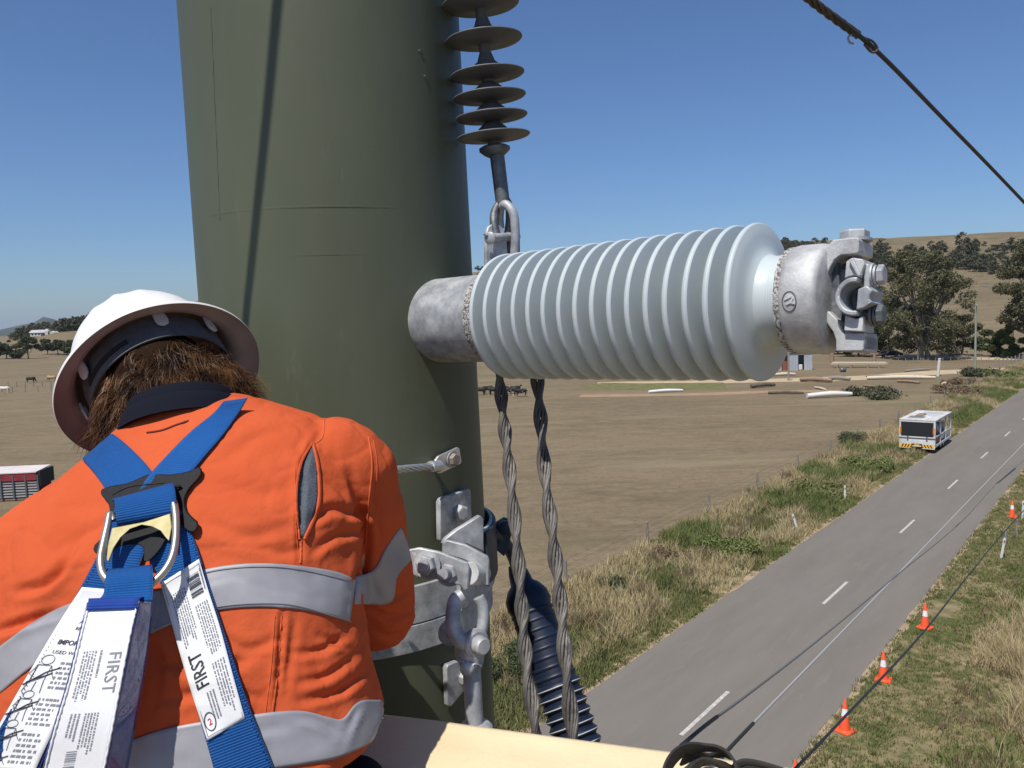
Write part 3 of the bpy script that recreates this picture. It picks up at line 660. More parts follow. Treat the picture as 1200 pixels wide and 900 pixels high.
# service trailer on the verge
def trailer():
    # built along +x (forward), rear at x=0, right side at y=-1.3
    q = G(1096, 532); t = thing('service_trailer', 'white canopied service trailer with striped rear bumper parked on the left verge', 'trailer', (0, 0, 0))
    W, Ln, H = 2.55, 6.0, 2.5; FR = mat('trailer_white', (.70, .70, .68), .45, col2=(.52, .50, .46), scale=1.3, spots=(5, .62, (.38, .34, .28))); MESH = mat('black_mesh_panel', (.012, .013, .013), .6, bump=.8, bscale=60)
    TY = mat('trailer_tyre', (.02, .02, .02), .85); RED = mat('chevron_red', (.20, .02, .015), .4); YEL = mat('chevron_yellow', (.85, .55, .04), .4)
    w = W/2; z0 = .55
    MB().box((Ln/2, 0, z0), (Ln, W, .16)).build('deck', FR, t, world=False)
    for x in (.05, 2.0, 4.0, Ln-.05):
        for y in (-w+.05, w-.05): MB().box((x, y, (z0+H)/2), (.1, .1, H-z0)).build('frame_post', FR, t, world=False)
    for z in (1.25, H-.04):
        for y in (-w+.05, w-.05): MB().box((Ln/2, y, z), (Ln-.2, .08, .1)).build('side_rail', FR, t, world=False)
    MB().box((Ln/2, 0, H+.05), (Ln+.1, W+.06, .07)).build('roof', FR, t, bevel=.02, world=False)
    for k in range(4): MB().box((.6+k*1.5, 0, H+.11), (.08, W*.9, .05)).build('roof_rib', FR, t, world=False)
    MB().box((1.3, .35, H+.093), (1.5, 1.1, .01)).build('roof_hatch', mat('grey_hatch', (.16, .17, .17), .6), t, world=False)
    MB().box((4.2, -.2, H+.093), (2.0, 1.5, .01)).build('roof_hatch', mat('pale_hatch', (.40, .41, .41), .6), t, world=False)
    MB().box((2.6, .3, H+.14), (1.6, .5, .08)).build('roof_rack_board', BRT, t, world=False)
    MB().box((-.03, 0, 1.83), (.04, W-.3, 1.12)).build('rear_mesh_panel', MESH, t, world=False)
    for y in (-w+.06, w-.06): MB().box((-.03, y, 1.83), (.06, .13, 1.24)).build('rear_corner_post', FR, t, world=False)
    MB().box((-.03, 0, 2.44), (.07, W, .1)).build('rear_top_rail', FR, t, world=False)
    MB().box((-.04, 0, 1.22), (.06, W, .09)).build('rear_lower_rail', FR, t, world=False)
    MB().box((-.05, 0, 1.1), (.05, W, .1)).build('dark_gap_rail', DGALV, t, world=False)
    MB().box((-.06, 0, .88), (.06, W, .34)).build('tailboard', FR, t, world=False)
    for y in (-.7, .65): MB().box((-.1, y, 1.1), (.05, .1, .34)).build('latch', DGALV, t, world=False)
    for s in (-1, 1):
        b = MB().box((-.08, s*.82, .52), (.07, .88, .36)).build('bumper_panel', FR, t, world=False)
        MB().box((-.118, s*.80, .54), (.004, .84, .27)).build('yellow_panel', YEL, b, world=False)
        for k in range(4):
            y0 = s*(.44+.21*k); d = -s*.12
            mb = MB(); mb.prism([(y0-.05+d*0, .41), (y0+.05, .41), (y0+.05+s*.13*-1, .67), (y0-.05-s*.13, .67)], (-.122, 0, 0), (0, 1, 0), (0, 0, 1), .004)
            mb.build('stripe', RED, b, world=False)
    MB().box((-.12, 0, .6), (.03, .36, .12)).build('number_plate', YEL, t, world=False)
    for s in (-1, 1): MB().box((-.09, s*1.17, 1.75), (.03, .12, .5)).build('tail_light', mat('lamp_orange', (.7, .2, .02), .3), t, world=False)
    for k in range(3):
        MB().box((1.1+k*1.9, w-.02, 1.95), (1.6, .03, 1.2)).build('side_panel', MESH, t, world=False)
        MB().box((1.1+k*1.9, -w+.12, 1.0), (1.6, .04, .45)).build('side_board', RED if k == 0 else FR, t, world=False)
    MB().box((3.2, -.2, 1.25), (4.2, 1.4, 1.1)).build('cargo_box', mat('grey_cargo', (.25, .26, .28), .7, col2=(.35, .3, .28), scale=2), t, world=False)
    for s in (-1, 1):
        MB().tube([(.2, -w+.02, H-.2), (1.9, -w+.02, 1.3)], .035, 6).build('brace', FR, t, world=False) if s < 0 else None
        for x in (2.6, 3.6):
            o = MB().lathe((x, s*(w-.22)-.11, .38), (0, 1, 0), [(0, .34), (.03, .38), (.19, .38), (.22, .34)], 20).build('wheel', TY, t, smooth=40, world=False)
            MB().lathe((x, s*(w-.22)-.12, .38), (0, 1, 0), [(0, .2), (.24, .2)], 12).build('rim', FR, o, smooth=40, world=False)
    MB().tube([(Ln, 0, .5), (Ln+1.3, 0, .5)], .06, 6).tube([(Ln+1.1, .2, 0), (Ln+1.1, .2, .6)], .04, 6).build('drawbar', DGALV, t, world=False)
    t.rotation_euler = (0, 0, RANG); left = Matrix.Rotation(RANG, 3, 'Z')@Vector((0, 1, 0))
    t.location = q+left*(W/2); t.location.z = 0
trailer()
# livestock crate, far left
def crate():
    A_ = G(-40, 589); B_ = G(72, 583.5); dx = (B_-A_).normalized(); dy = Vector((-dx.y, dx.x, 0)); Ln = (B_-A_).length; Rm = Matrix((dx, dy, Vector((0, 0, 1)))).transposed()
    t = thing('livestock_crate', 'livestock crate with white roof, dark red fascia and grey rails at the left edge', 'livestock crate', A_)
    RD_ = mat('maroon_paint', (.22, .02, .03), .5, col2=(.28, .04, .045), scale=2); WH = mat('faded_white_roof', (.68, .63, .60), .6, col2=(.58, .50, .48), scale=1.5); RL = mat('grey_rail', (.34, .35, .35), .6)
    at = lambda x, y, z: A_+dx*x+dy*y+Vector((0, 0, z))
    MB().box(at(Ln/2-.8, .8, 1.98), (Ln-1.2, 2.2, .07), Rm@Matrix.Rotation(rad(3), 3, 'X')).build('roof', WH, t)
    MB().box(at(Ln/2-.8, -.3, 1.60), (Ln-1.2, .08, .42), Rm).build('fascia', RD_, t)
    for k in range(6): MB().box(at(Ln/2-.8, -.26, .30+.19*k), (Ln-1.2, .04, .1), Rm).build('rail', RL, t)
    for k in range(7): MB().box(at(.1+k*(Ln-1.4)/6, -.33, .95), (.09, .08, 1.6), Rm).build('upright', DGALV, t)
    MB().box(at(Ln/2-.8, 1.7, .95), (Ln-1.2, .06, 1.9), Rm).build('back_wall', RD_, t)
    for k in range(6): MB().box(at(Ln/2-.8, .72, .1), (Ln-1.3, 1.9, .1), Rm).build('floor', BRT, t) if k == 0 else None
    MB().box(at(Ln-1.2, .7, 1.5), (.1, 2.0, 1.0), Rm).build('end_shade_panel', mat('end_shade_black', (.02, .02, .02), .8), t)  # black sheet standing in for the shade behind the crate end
crate()
# farmhouse
def house():
    q = hill(45, 394.5); t = thing('farmhouse', 'white roofed farmhouse among trees on the low ridge at far left', 'house', q)
    WR = mat('white_roof', (.78, .78, .78), .4); WL = mat('pale_wall', (.5, .48, .44), .8)
    MB().box(q+Vector((0, 0, 1.2)), (6.5, 6, 2.4)).build('wall', WL, t)
    r = MB().prism([(-3.8, 2.3), (3.8, 2.3), (1.8, 4.0), (-1.8, 4.0)], q, (1, 0, 0), (0, 0, 1), 7).build('roof', WR, t)
    MB().box(q+Vector((5.0, 2, 1.6)), (2.0, 4, 3.2)).build('side_wing', WL, t); MB().prism([(3.6, 3.1), (6.4, 3.1), (5, 4.5)], q+Vector((0, 2, 0)), (1, 0, 0), (0, 0, 1), 4.2).build('gable_roof', WR, t)
    MB().box(q+Vector((9.2, 1, 1.1)), (3.6, 3, 2.2)).build('outbuilding', WL, t); MB().prism([(7, 2.1), (11.4, 2.1), (9.2, 3.2)], q+Vector((0, 1, 0)), (1, 0, 0), (0, 0, 1), 3.4).build('outbuilding_roof', WR, t)
    for x in (-1.8, 0.2, 2.2): MB().box(q+Vector((x, -3.02, 1.3)), (.9, .06, 1.1)).build('window', mat('window_glass', (.03, .04, .05), .1), t)
house()
# cattle
def cow(loc, rz, m1, label, graze=True, s=1.0):
    t = thing('cow', label, 'cow', (0, 0, 0))
    mb = MB()
    hd = Vector((1.15, 0, .45)) if graze else Vector((1.2, 0, 1.35))
    mb.tube(smooth_path([(-.85, 0, 1.12), (-.7, 0, 1.05), (0, 0, .95), (.6, 0, 1.02), (.85, 0, 1.05), (1.0, 0, .85 if graze else 1.2), hd, hd+Vector((.22, 0, -.22 if graze else -.05))], 3),
            [.12, .2, .27, .31, .33, .35, .36, .36, .36, .35, .34, .32, .28, .22, .18, .16, .14, .14, .13, .11, .09, .08][:22], 10)
    for x in (-.65, .62):
        for y in (-.18, .18):
            mb.tube([(x, y, .85), (x+(.06 if x > 0 else -.08), y, .5), (x, y, .3), (x, y, 0)], [.14, .09, .055, .06], 7)
    mb.tube([(-.88, 0, 1.15), (-1.0, 0, .95), (-1.0, 0, .45)], [.04, .025, .04], 5)
    for y in (-.14, .14): mb.tube([hd+Vector((-.05, y*.6, .1)), hd+Vector((-.1, y*1.8, .12))], [.05, .02], 5)
    o = mb.build('body', m1, t, smooth=180, world=False)
    r = o.modifiers.new('r', 'REMESH'); r.mode = 'VOXEL'; r.voxel_size = .05; r.use_smooth_shade = True
    t.location = loc; t.rotation_euler = (0, 0, rz); t.scale = (s,)*3; return t
BLK = mat('black_hide', (.012, .011, .01), .8, col2=(.03, .025, .022), scale=3); FRI = mat('black_and_white_hide', (.012, .011, .01), .8, col2=(.6, .58, .54), scale=1.2, lo=.54, hi=.56)
TAN = mat('tan_hide', (.34, .22, .12), .8, col2=(.42, .32, .2), scale=2); CRM = mat('cream_hide', (.62, .56, .48), .8)
for px, py, m_, gz, rz, lb in [(563.5, 463, BLK, True, 2.8, 'black cow half hidden behind the edge of the steel pole'), (571, 461.5, BLK, True, .3, 'black grazing cow just right of the steel pole'),
        (579, 463, BLK, False, 2.9, 'black cow second in the line left of the first twisted wire'), (589, 462, BLK, True, .2, 'black cow directly behind the left twisted wire'), (598, 463.5, FRI, True, 3.0, 'black and white cow grazing between the two twisted wires, leftmost of three'),
        (603, 461.5, BLK, False, .4, 'black cow in the middle between the two twisted wires'), (611, 465, FRI, True, 3.3, 'black and white cow nearest the right twisted wire')]:
    cow(G(px, py), rz, m_, lb, gz, .9)
for px, py, m_, gz, rz, lb in [(6, 461, CRM, True, 3.1, 'cream cow at the left edge of the photo'), (36, 448.5, BLK, True, .1, 'dark cow grazing alone in the left paddock'),
                           (61, 447, TAN, True, 3.2, 'tan cow beside the hard hat brim')]:
    cow(G(px, py), rz, m_, lb, gz, 1.0)
# ------------------------------------------------------------------ steel pole
PC = P(396, 280, 1.68); PC.z = 0
POLE_TOP, POLE_LEAN = 13.6, Vector((0.012, 0.004, 0))     # the pole is not quite plumb: drift per metre going down
def pole_c(z): return Vector((PC.x, PC.y, z))+POLE_LEAN*(EYE-z)
def pole_r(z): return 0.279+0.0035*(EYE-z)
t = thing('steel_pole', 'large olive green painted steel power pole with weld seam and faint scratches', 'power pole', (PC.x, PC.y, 0))
mb = MB(); zs = [0]+[2*i for i in range(1, 5)]+list(np.linspace(9, POLE_TOP, 40)); n = 128; vs = []; fs = []
for z in zs:
    for k in range(n):
        a = 2*math.pi*k/n; r = pole_r(z)*(1+.0012*math.sin(3*a+z*4)+.0008*math.sin(7*a-z*9)); c = pole_c(z)
        vs.append((c.x+r*math.cos(a), c.y+r*math.sin(a), z))
for i in range(len(zs)-1):
    for k in range(n): fs.append((i*n+k, i*n+(k+1) % n, (i+1)*n+(k+1) % n, (i+1)*n+k))
fs.append(tuple((len(zs)-1)*n+k for k in range(n)))
mb.add(vs, fs); mb.build('shaft', OLIVE, t, smooth=60)
def on_pole(px, py, off=0.0):
    """point where the ray meets the pole skin, its outward normal and the tangent"""
    d = rayd(px, py); lo = None
    for k in range(900, 2400):
        q = CAM+d*(k*.001); c = pole_c(q.z); rr = math.hypot(q.x-c.x, q.y-c.y)
        if lo is None or rr-pole_r(q.z) < lo[0]: lo = (rr-pole_r(q.z), q, c)
        if rr <= pole_r(q.z): break
    q = lo[1]; c = lo[2]; nn = Vector((q.x-c.x, q.y-c.y, 0)).normalized(); tt = Vector((-nn.y, nn.x, 0))
    return Vector((c.x, c.y, q.z))+nn*(pole_r(q.z)+off), nn, tt
def ring(z0, z1, r, name, m, a0=0, a1=360, par=None, k=96, wob=0.0):
    mb = MB(); vs = []; fs = []
    prof = [(z0, 0), (z0, r), ((z0+z1)/2, r*1.15), (z1, r), (z1, 0)]
    for i in range(k+1):
        a = rad(a0+(a1-a0)*i/k)
        for (z, dr) in prof:
            zz = z+wob*math.sin(a*3); c = pole_c(zz); rr = pole_r(zz)+dr-.001; vs.append((c.x+rr*math.cos(a), c.y+rr*math.sin(a), zz))
    m_ = len(prof)
    for i in range(k):
        for j in range(m_-1): fs.append((i*m_+j, (i+1)*m_+j, (i+1)*m_+j+1, i*m_+j+1))
    mb.add(vs, fs); return mb.build(name, m, par, smooth=50)
zw = P(420, 243, 1.43).z
ring(zw-.002, zw+.002, .0012, 'weld_seam', OLIVE, par=t)
ring(zw-.085, zw-.081, .0008, 'weld_seam', OLIVE, par=t)
# vertical seam on the left
pts = [on_pole(247+i*.35, 10+i*8.0, -.0002)[0] for i in range(32)]
MB().tube(pts, [.0011+.0004*math.sin(i*5.1) for i in range(32)], 6).build('seam_bead', OLIVE, t, smooth=60)
for px, py in ((492, 60), (498, 90)):
    q, nn, tt = on_pole(px, py); MB().lathe(q-nn*.004, nn, [(0, .004), (.0055, .0035), (.006, .002)], 12).build('plug', DGALV, t, smooth=40)

# ------------------------------------------------------------------ line post insulator
IA, IB = P(602, 371, 1.41), P(893, 354.5, 1.115); IAX = (IB-IA).normalized(); IL = (IB-IA).length
NSH = 16; PITCHS = IL/(NSH-1)
q0, nn0, _t = on_pole(500, 375)
ins = thing('line_post_insulator', 'large pale blue ribbed porcelain insulator reaching out sideways from the steel pole', 'insulator', IA)
ref = Vector((0, 0, 1))
RS = .1095
def on_axis(s): return IA+IAX*s
MB().lathe(on_axis(-.33), IAX, [(0, .079), (.268, .079), (.272, .080), (.285, .0805), (.288, .078)], 72).build('base_tube', GALV, ins, smooth=40)
mb = MB(); prof = []
for i in range(30): prof.append((-.047+i*.001, .0798+.0018*random.random()))
mb.lathe(on_axis(0), IAX, prof, 90); mb.v = [tuple(c+random.uniform(-.0007, .0007) for c in q) for q in mb.v]; mb.build('cement_ring', CEM, ins, smooth=20)
# body core
MB().lathe(on_axis(-.03), IAX, [(0, .060), (.02, .061), (IL+.05, .061), (IL+.085, .0600), (IL+.09, .0600)], 72).build('core', PORC, ins, smooth=60)
def shed_prof(last=False):
    p = [(-.0165, .060), (-.0130, .078), (-.0108, .092), (-.0096, .0985), (-.0086, .1025), (-.0070, .1060), (-.0046, .1085), (-.0016, .1096), (.0010, .1092), (.0026, .1078)]
    if last: p += [(.0045, .1020), (.0060, .0970), (.0072, .0900), (.0086, .0790), (.0110, .0705), (.0150, .0650), (.022, .0618), (.03, .0608)]
    else: p += [(.0036, .100), (.0052, .085), (.0072, .070), (.0090, .060)]
    return p
for i in range(NSH):
    last = i == NSH-1
    MB().lathe(on_axis(i*PITCHS), IAX, shed_prof(last), 110, caps=False).build('shed', PORC, ins, smooth=26)
# neck grooves
for k in range(7): MB().lathe(on_axis(IL+.022+k*.0035), IAX, [(0, .0600), (.0015, .0622), (.003, .0600)], 64, caps=False).build('neck_groove', PORC, ins, smooth=180)
mb = MB(); prof = [(0, .061)]+[(.0005+i*.0012, .0690+.0022*random.random()) for i in range(9)]+[(.012, .061)]
mb.lathe(on_axis(IL+.044), IAX, prof, 90); mb.v = [tuple(c+random.uniform(-.0007, .0007) for c in q) for q in mb.v]; mb.build('cement_ring', CEM, ins, smooth=20)
# end cap casting
EC = IL+.050
CUPV = UP-IAX*UP.dot(IAX); CUPV.normalize(); CSD = IAX.cross(CUPV).normalized()  # up and side of the clamp
if CSD.dot(FW) > 0: CSD = -CSD                                                   # towards the camera
cap = MB().lathe(on_axis(EC), IAX, [(0, .061), (0, .0685), (.003, .0715), (.009, .0728), (.036, .0724), (.043, .0712), (.047, .068), (.0485, .064), (.050, .030), (.050, .01)], 96).build('end_cap', CAST, ins, smooth=55)
# raised oval with the maker's letters
SS, SU = .63, .90
def frame_pt(s, u, v): return on_axis(EC+s*SS)+CUPV*u*SU+CSD*v
def text_mesh(body, size, extrude, align='CENTER', bold=0.0):
    cu = bpy.data.curves.new('text', 'FONT'); cu.body = body; cu.size = size; cu.extrude = extrude; cu.align_x = align; cu.align_y = 'CENTER'
    cu.resolution_u = 2; cu.offset = bold
    o = bpy.data.objects.new('text', cu); COL.objects.link(o); dg = bpy.context.evaluated_depsgraph_get(); dg.update()
    me = bpy.data.meshes.new_from_object(o.evaluated_get(dg)); bpy.data.objects.remove(o)
    return me
cq, = [None]
d = rayd(925, 353)
# point on the cap cylinder seen at that place
for k in range(700, 1500):
    q = CAM+d*(k*.001); rel = q-on_axis(EC); s_ = rel.dot(IAX); pr = rel-IAX*s_
    if pr.length < .0730 and 0 < s_ < .09: break
nrm = pr.normalized(); tx = IAX; ty = nrm.cross(tx).normalized()
if ty.dot(UP) < 0: ty = -ty
MRK = mat('bright_raised_metal', (.62, .62, .61), .5, .3); REC = mat('dark_recess', (.16, .16, .16), .8)
rim_pts = []
for k in range(33):
    a = 2*math.pi*k/32; u, v = .0088*math.cos(a), .0125*math.sin(a); rim_pts.append((u, v))
def on_cap(u, v, off): # u along the axis, v around
    a = v/.0728; return on_axis(EC+s_+u)+(nrm*math.cos(a)+ty*math.sin(a))*(.0728+off)
MB().tube([on_cap(u, v, .0002) for u, v in rim_pts], .0009, 6, caps=False).build('letter_ring', REC, cap, smooth=60)
me = text_mesh('IY', .0150, .0008, bold=.0004)
ang = rad(68)
for vv in me.vertices:
    x, y = vv.co.x, vv.co.y; u = x*math.cos(ang)*1+y*math.sin(ang); v = -x*math.sin(ang)+y*math.cos(ang)
    vv.co = on_cap(-u*-1, v, .0006+vv.co.z)
link('letters', me, MRK, cap, world=True)
# upper arm, lower arm, clevis, jaws
def cprism(poly, v, th, name, m=CAST, par=ins, bev=.0014):
    """polygon in (along axis, up) extruded sideways about v"""
    return MB().prism(poly, frame_pt(0, 0, v), IAX*SS, CUPV*SU, th).build(name, m, par, bevel=bev, smooth=45)
def cyl(a, b, r, name, m=CAST, par=ins, n=24, bev=.001):
    a = Vector(a); b = Vector(b); return MB().lathe(a, b-a, [(0, r), ((b-a).length, r)], n).build(name, m, par, smooth=40, bevel=bev)
def hexa(a, ax, r, h, name, m=GALV, par=None):
    return MB().lathe(a, ax, [(0, r*.96), (.0008, r), (h*.82, r), (h, r*.86)], 6).build(name, m, par, bevel=.0006)
cprism([(.050, .069), (.078, .072), (.088, .080), (.134, .080), (.139, .077), (.139, .060), (.135, .057), (.104, .057), (.092, .052), (.084, .042), (.076, .03)], 0, .058, 'upper_arm')
cprism([(.060, -.045), (.078, -.038), (.090, -.050), (.096, -.062), (.096, -.078), (.148, -.078), (.150, -.075), (.150, -.056), (.146, -.053), (.112, -.053), (.100, -.034), (.080, -.02)], 0, .058, 'lower_arm')
cprism([(.070, .04), (.090, .052), (.104, -.055), (.075, -.05)], .0, .03, 'web_plate', DGALV)  # dark steel paints in the shaded cavity under the arm
b1 = frame_pt(.116, .079, 0)
MB().lathe(b1, CUPV, [(0, .0215), (.0035, .0215)], 28).build('washer', GALV, ins, smooth=40)
hexa(b1+CUPV*.004, CUPV, .0185, .011, 'bolt_head', GALV, ins)
cyl(frame_pt(.118, -.078, 0), frame_pt(.118, .079, 0), .0085, 'pivot_bolt', DGALV)
hexa(frame_pt(.118, .040, 0), CUPV, .016, .008, 'nut', DGALV, ins)
# jaws: a keeper shaped like a C lying on the axis, and the upper jaw body
def cup(s, u, r0, r1, a0, a1, th, v, name, m=CAST):
    pl = []
    for k in range(17):
        a = rad(a0+(a1-a0)*k/16); pl.append((s+r1*math.cos(a)*.85/SS, u+r1*math.sin(a)))
    for k in range(17):
        a = rad(a1+(a0-a1)*k/16); pl.append((s+r0*math.cos(a)*.85/SS, u+r0*math.sin(a)))
    return MB().prism(pl, frame_pt(0, 0, v), IAX*SS, CUPV*SU, th).build(name, m, ins, bevel=.0015, smooth=40)
cup(.139, -.004, .0195, .0265, 78, 282, .060, .018, 'jaw_cup', GALV)
cprism([(.118, .022), (.121, .046), (.134, .050), (.152, .047), (.156, .040), (.147, .022), (.136, .0255), (.126, .024)], .016, .05, 'upper_jaw', CAST)
MB().prism([(.128, .047), (.136, .049), (.152, .025), (.147, .022)], frame_pt(0, 0, .043), IAX*SS, CUPV*SU, .008).build('jaw_rib', GALV, ins, bevel=.001)
cprism([(.118, -.028), (.116, -.050), (.152, -.052), (.152, -.030), (.140, -.034)], .014, .046, 'lower_jaw', CAST)
cprism([(.148, .045), (.160, .040), (.162, .012), (.158, .004), (.150, .006), (.151, .02)], .018, .03, 'keeper_arm', GALV)
cprism([(.146, .006), (.162, .010), (.173, .003), (.168, -.003), (.167, -.009), (.173, -.013), (.158, -.020), (.143, -.0225)], .020, .05, 'keeper_block', GALV)
for u, mm in ((.027, GALV), (-.028, DGALV)):
    a = frame_pt(.156, u, .018)
    cyl(frame_pt(.140, u, .018), frame_pt(.170, u, .018), .0075, 'clamp_bolt', mm)
    MB().lathe(a+IAX*.002, IAX, [(0, .0145), (.003, .0145)], 24).lathe(a+IAX*.006, IAX, [(0, .0125), (.0025, .0125)], 24).build('washer', mm, ins, smooth=40)
    hexa(a+IAX*.0095, IAX, .0130, .008, 'bolt_head', mm, ins)
cprism([(.110, -.050), (.150, -.052), (.150, -.0795), (.11, -.0785)], .0, .052, 'toe_block', GALV)

# ------------------------------------------------------------------ hanging disc string
st = thing('suspension_insulator', 'grey polymer insulator string with thin discs hanging at the right edge of the pole', 'insulator', P(575, 170, 1.56))
SA, SB = P(579, 168, 1.56), P(557, -60, 1.518); SAX = (SB-SA).normalized(); SL = (SB-SA).length
def disc(pt, r, par):
    MB().lathe(pt, SAX, [(-.010, .016), (-.006, .03), (-.0015, r*.8), (-.0025, r-.002), (-.0008, r), (.0008, r-.0006), (.004, r*.75), (.008, r*.45), (.014, .028), (.022, .019), (.026, .013)], 64).build('shed', GPOLY, par, smooth=50)
cyl(SA-SAX*.015, SB, .0115, 'rod', GPOLY, st)
def s_at(py): # place on the rod by height
    a, b = 0.0, SL
    for _ in range(40):
        m_ = (a+b)/2; 
        if pix(SA+SAX*m_)[1] > py: a = m_
        else: b = m_
    return SA+SAX*a
for py, r in ((159.5, .0715), (136.5, .0700), (113, .0705), (87, .0715), (46, .0735), (4.5, .0735), (-38, .072)): disc(s_at(py), r, st)
for py in (30.5, 71): MB().lathe(s_at(py), SAX, [(-.016, .022), (-.004, .018), (.012, .0125)], 24).build('collar', GPOLY, st, smooth=60)
e0 = SA-SAX*.004
MB().lathe(e0, -SAX, [(0, .022), (.004, .030), (.010, .030), (.018, .021), (.022, .014)], 40).build('end_fitting', DGALV, st, smooth=50)
e1 = P(589, 236, 1.56)
MB().lathe(P(582, 178, 1.56), e1-P(582, 178, 1.56), [(0, .0145), (.1, .0140), (.104, .013)], 10).build('end_stem', DGALV, st, smooth=35)
def loop(pts, r, name, m, par, n=10, closed=False):
    return MB().tube(smooth_path(pts, 6), r, n).build(name, m, par, smooth=60)
loop([P(583, 282, 1.54), P(579, 262, 1.545), P(580, 248, 1.555), P(586, 238, 1.56), P(592, 234, 1.56), P(597, 244, 1.57), P(597, 262, 1.58), P(594, 282, 1.585)], .0082, 'stem_eye', DGALV, st)
# shackle link and clevis with twisted dead-end
dg_ = thing('dead_end_grip', 'pair of twisted steel wire strands hanging from a galvanised clevis behind the ribbed insulator', 'guy grip', P(590, 300, 1.58))
loop([P(603, 300, 1.55), P(604, 275, 1.545), P(602, 252, 1.54), P(594, 240, 1.545), P(587, 243, 1.56), P(585, 255, 1.575), P(586, 268, 1.58)], .0088, 'link', GALV, dg_, 12)
X_ = RT; Y_ = UP
def plate(poly_px, Z, th, name, m, par, tilt=0.0, bev=.002):
    o = P(poly_px[0][0], poly_px[0][1], Z); k = Z/FPX
    pl = [((x-poly_px[0][0])*k, -(y-poly_px[0][1])*k) for x, y in poly_px]
    xd = RT*math.cos(tilt)+FW*math.sin(tilt)
    return MB().prism(pl[::-1], o, xd, UP, th).build(name, m, par, bevel=bev, smooth=40)
plate([(568, 330), (568, 275), (571, 266), (578, 261), (586, 262), (592, 267), (596, 278), (600, 330)], 1.535, .009, 'clevis_plate', GALV, dg_, .5)
plate([(590, 330), (597, 262), (602, 259), (607, 262), (611, 275), (612, 330)], 1.60, .009, 'clevis_plate', DGALV, dg_, .5)
pa, pb = P(575, 279, 1.515), P(606, 277, 1.60)
cyl(pa, pb, .0085, 'clevis_pin', GALV, dg_); MB().lathe(pa, pa-pb, [(0, .012), (.004, .012), (.007, .008)], 16).build('pin_head', GALV, dg_, smooth=40)
MB().tube(smooth_path([pa+Vector((0, -.004, .008)), pa+Vector((-.008, -.006, .004)), pa+Vector((-.013, -.004, .007))], 4), .0012, 6).build('split_pin', DGALV, dg_, smooth=60)
# the two legs
def twisted(pts, ra, rb, pitch, nw, par, ph=0.0):
    """wires laid side by side round a flattened bundle that twists along its length"""
    c = smooth_path(pts, 26); L = [0]
    for i in range(1, len(c)): L.append(L[-1]+(c[i]-c[i-1]).length)
    a = None; frames = []
    for i, p in enumerate(c):
        tt = (c[min(i+1, len(c)-1)]-c[max(i-1, 0)]).normalized()
        a = (X_-tt*X_.dot(tt)).normalized() if a is None else (a-tt*a.dot(tt)).normalized()
        frames.append((p, a.copy(), tt.cross(a)))
    leg = None
    for k in range(nw):
        t0 = 2*math.pi*k/nw; path = []
        for (p, a_, b_), s in zip(frames, L):
            th = ph+math.pi*s/pitch+.35*math.sin(s*17+ph); e1_ = a_*math.cos(th)+b_*math.sin(th); e2_ = -a_*math.sin(th)+b_*math.cos(th)
            path.append(p+e1_*ra*math.cos(t0)+e2_*rb*math.sin(t0))
        mb = MB().tube(path, .0028, 6)
        if leg is None: leg = mb.build('leg', WIRE, par, smooth=60)
        else: mb.build('strand', WIRE, leg, smooth=60)
    return leg
lp1 = [(588, 300, 1.58), (584, 400, 1.50), (588, 470, 1.47), (597, 550, 1.43), (606, 640, 1.38), (612, 720, 1.34), (618, 790, 1.30), (627, 850, 1.27), (634, 900, 1.25)]
lp2 = [(604, 300, 1.60), (624, 400, 1.50), (632, 470, 1.46), (638, 550, 1.42), (648, 630, 1.36), (657, 710, 1.32), (663, 780, 1.28), (670, 850, 1.25), (676, 900, 1.23)]
twisted([P(*q) for q in lp1], .0100, .0040, .076, 10, dg_, .6)
twisted([P(*q) for q in lp2], .0105, .0042, .080, 10, dg_, 1.5)

# ------------------------------------------------------------------ navy lower insulator
nv = thing('lower_insulator', 'dark navy ribbed insulator slanting down behind the twisted wires towards the road', 'insulator', P(605, 690, 1.9))
NA, NB = P(604, 662, 1.90), P(680, 878, 1.75); NAX = (NB-NA).normalized(); NL = (NB-NA).length
k_ = 1.85/942
MB().lathe(NA, NAX, [(0, 9*k_), (.02, 12*k_), (.045, 14*k_), (.055, 20*k_), (.075, 26*k_), (.095, 27*k_), (.115, 24*k_), (.13, 25*k_), (NL, 23*k_)], 40).build('body', NAVY, nv, smooth=60)
for i in range(15):
    s = .115+i*(NL-.125)/14; r = (27.0-1.0*i/14+(.8 if i > 7 else -.9))*k_
    o = MB().lathe(NA+NAX*s, NAX, [(-.010, r*.86), (-.002, r*.98), (.001, r), (.004, r*.97), (.010, r*.86)], 48).build('shed', NAVY, nv, smooth=70)
    if i >= 8: MB().lathe(NA+NAX*(s+.0015), NAX, [(-.0015, r*.985), (0, r+.0012), (.0015, r*.985)], 48, caps=False).build('sunlit_rim', PALE, o, smooth=180)  # sunlight on the shed edges painted as a pale ring
BLU = mat('blue_black_casting', (.018, .028, .045), .5, .2, col2=(.035, .05, .075), scale=20)
loop([P(566, 622, 1.72), P(578, 626, 1.78), P(590, 634, 1.82), P(600, 650, 1.86), P(606, 668, 1.9)], [.012]*2 and .014, 'bracket', BLU, nv)
plate([(577, 640), (577, 622), (583, 612), (592, 607), (600, 610), (600, 622), (596, 640), (590, 652)], 1.80, .02, 'bracket_plate', BLU, nv, .3)
MB().lathe(P(592, 618, 1.77), -FW, [(0, .016), (.012, .016), (.016, .01)], 16).build('bracket_bolt', BLU, nv, smooth=40)

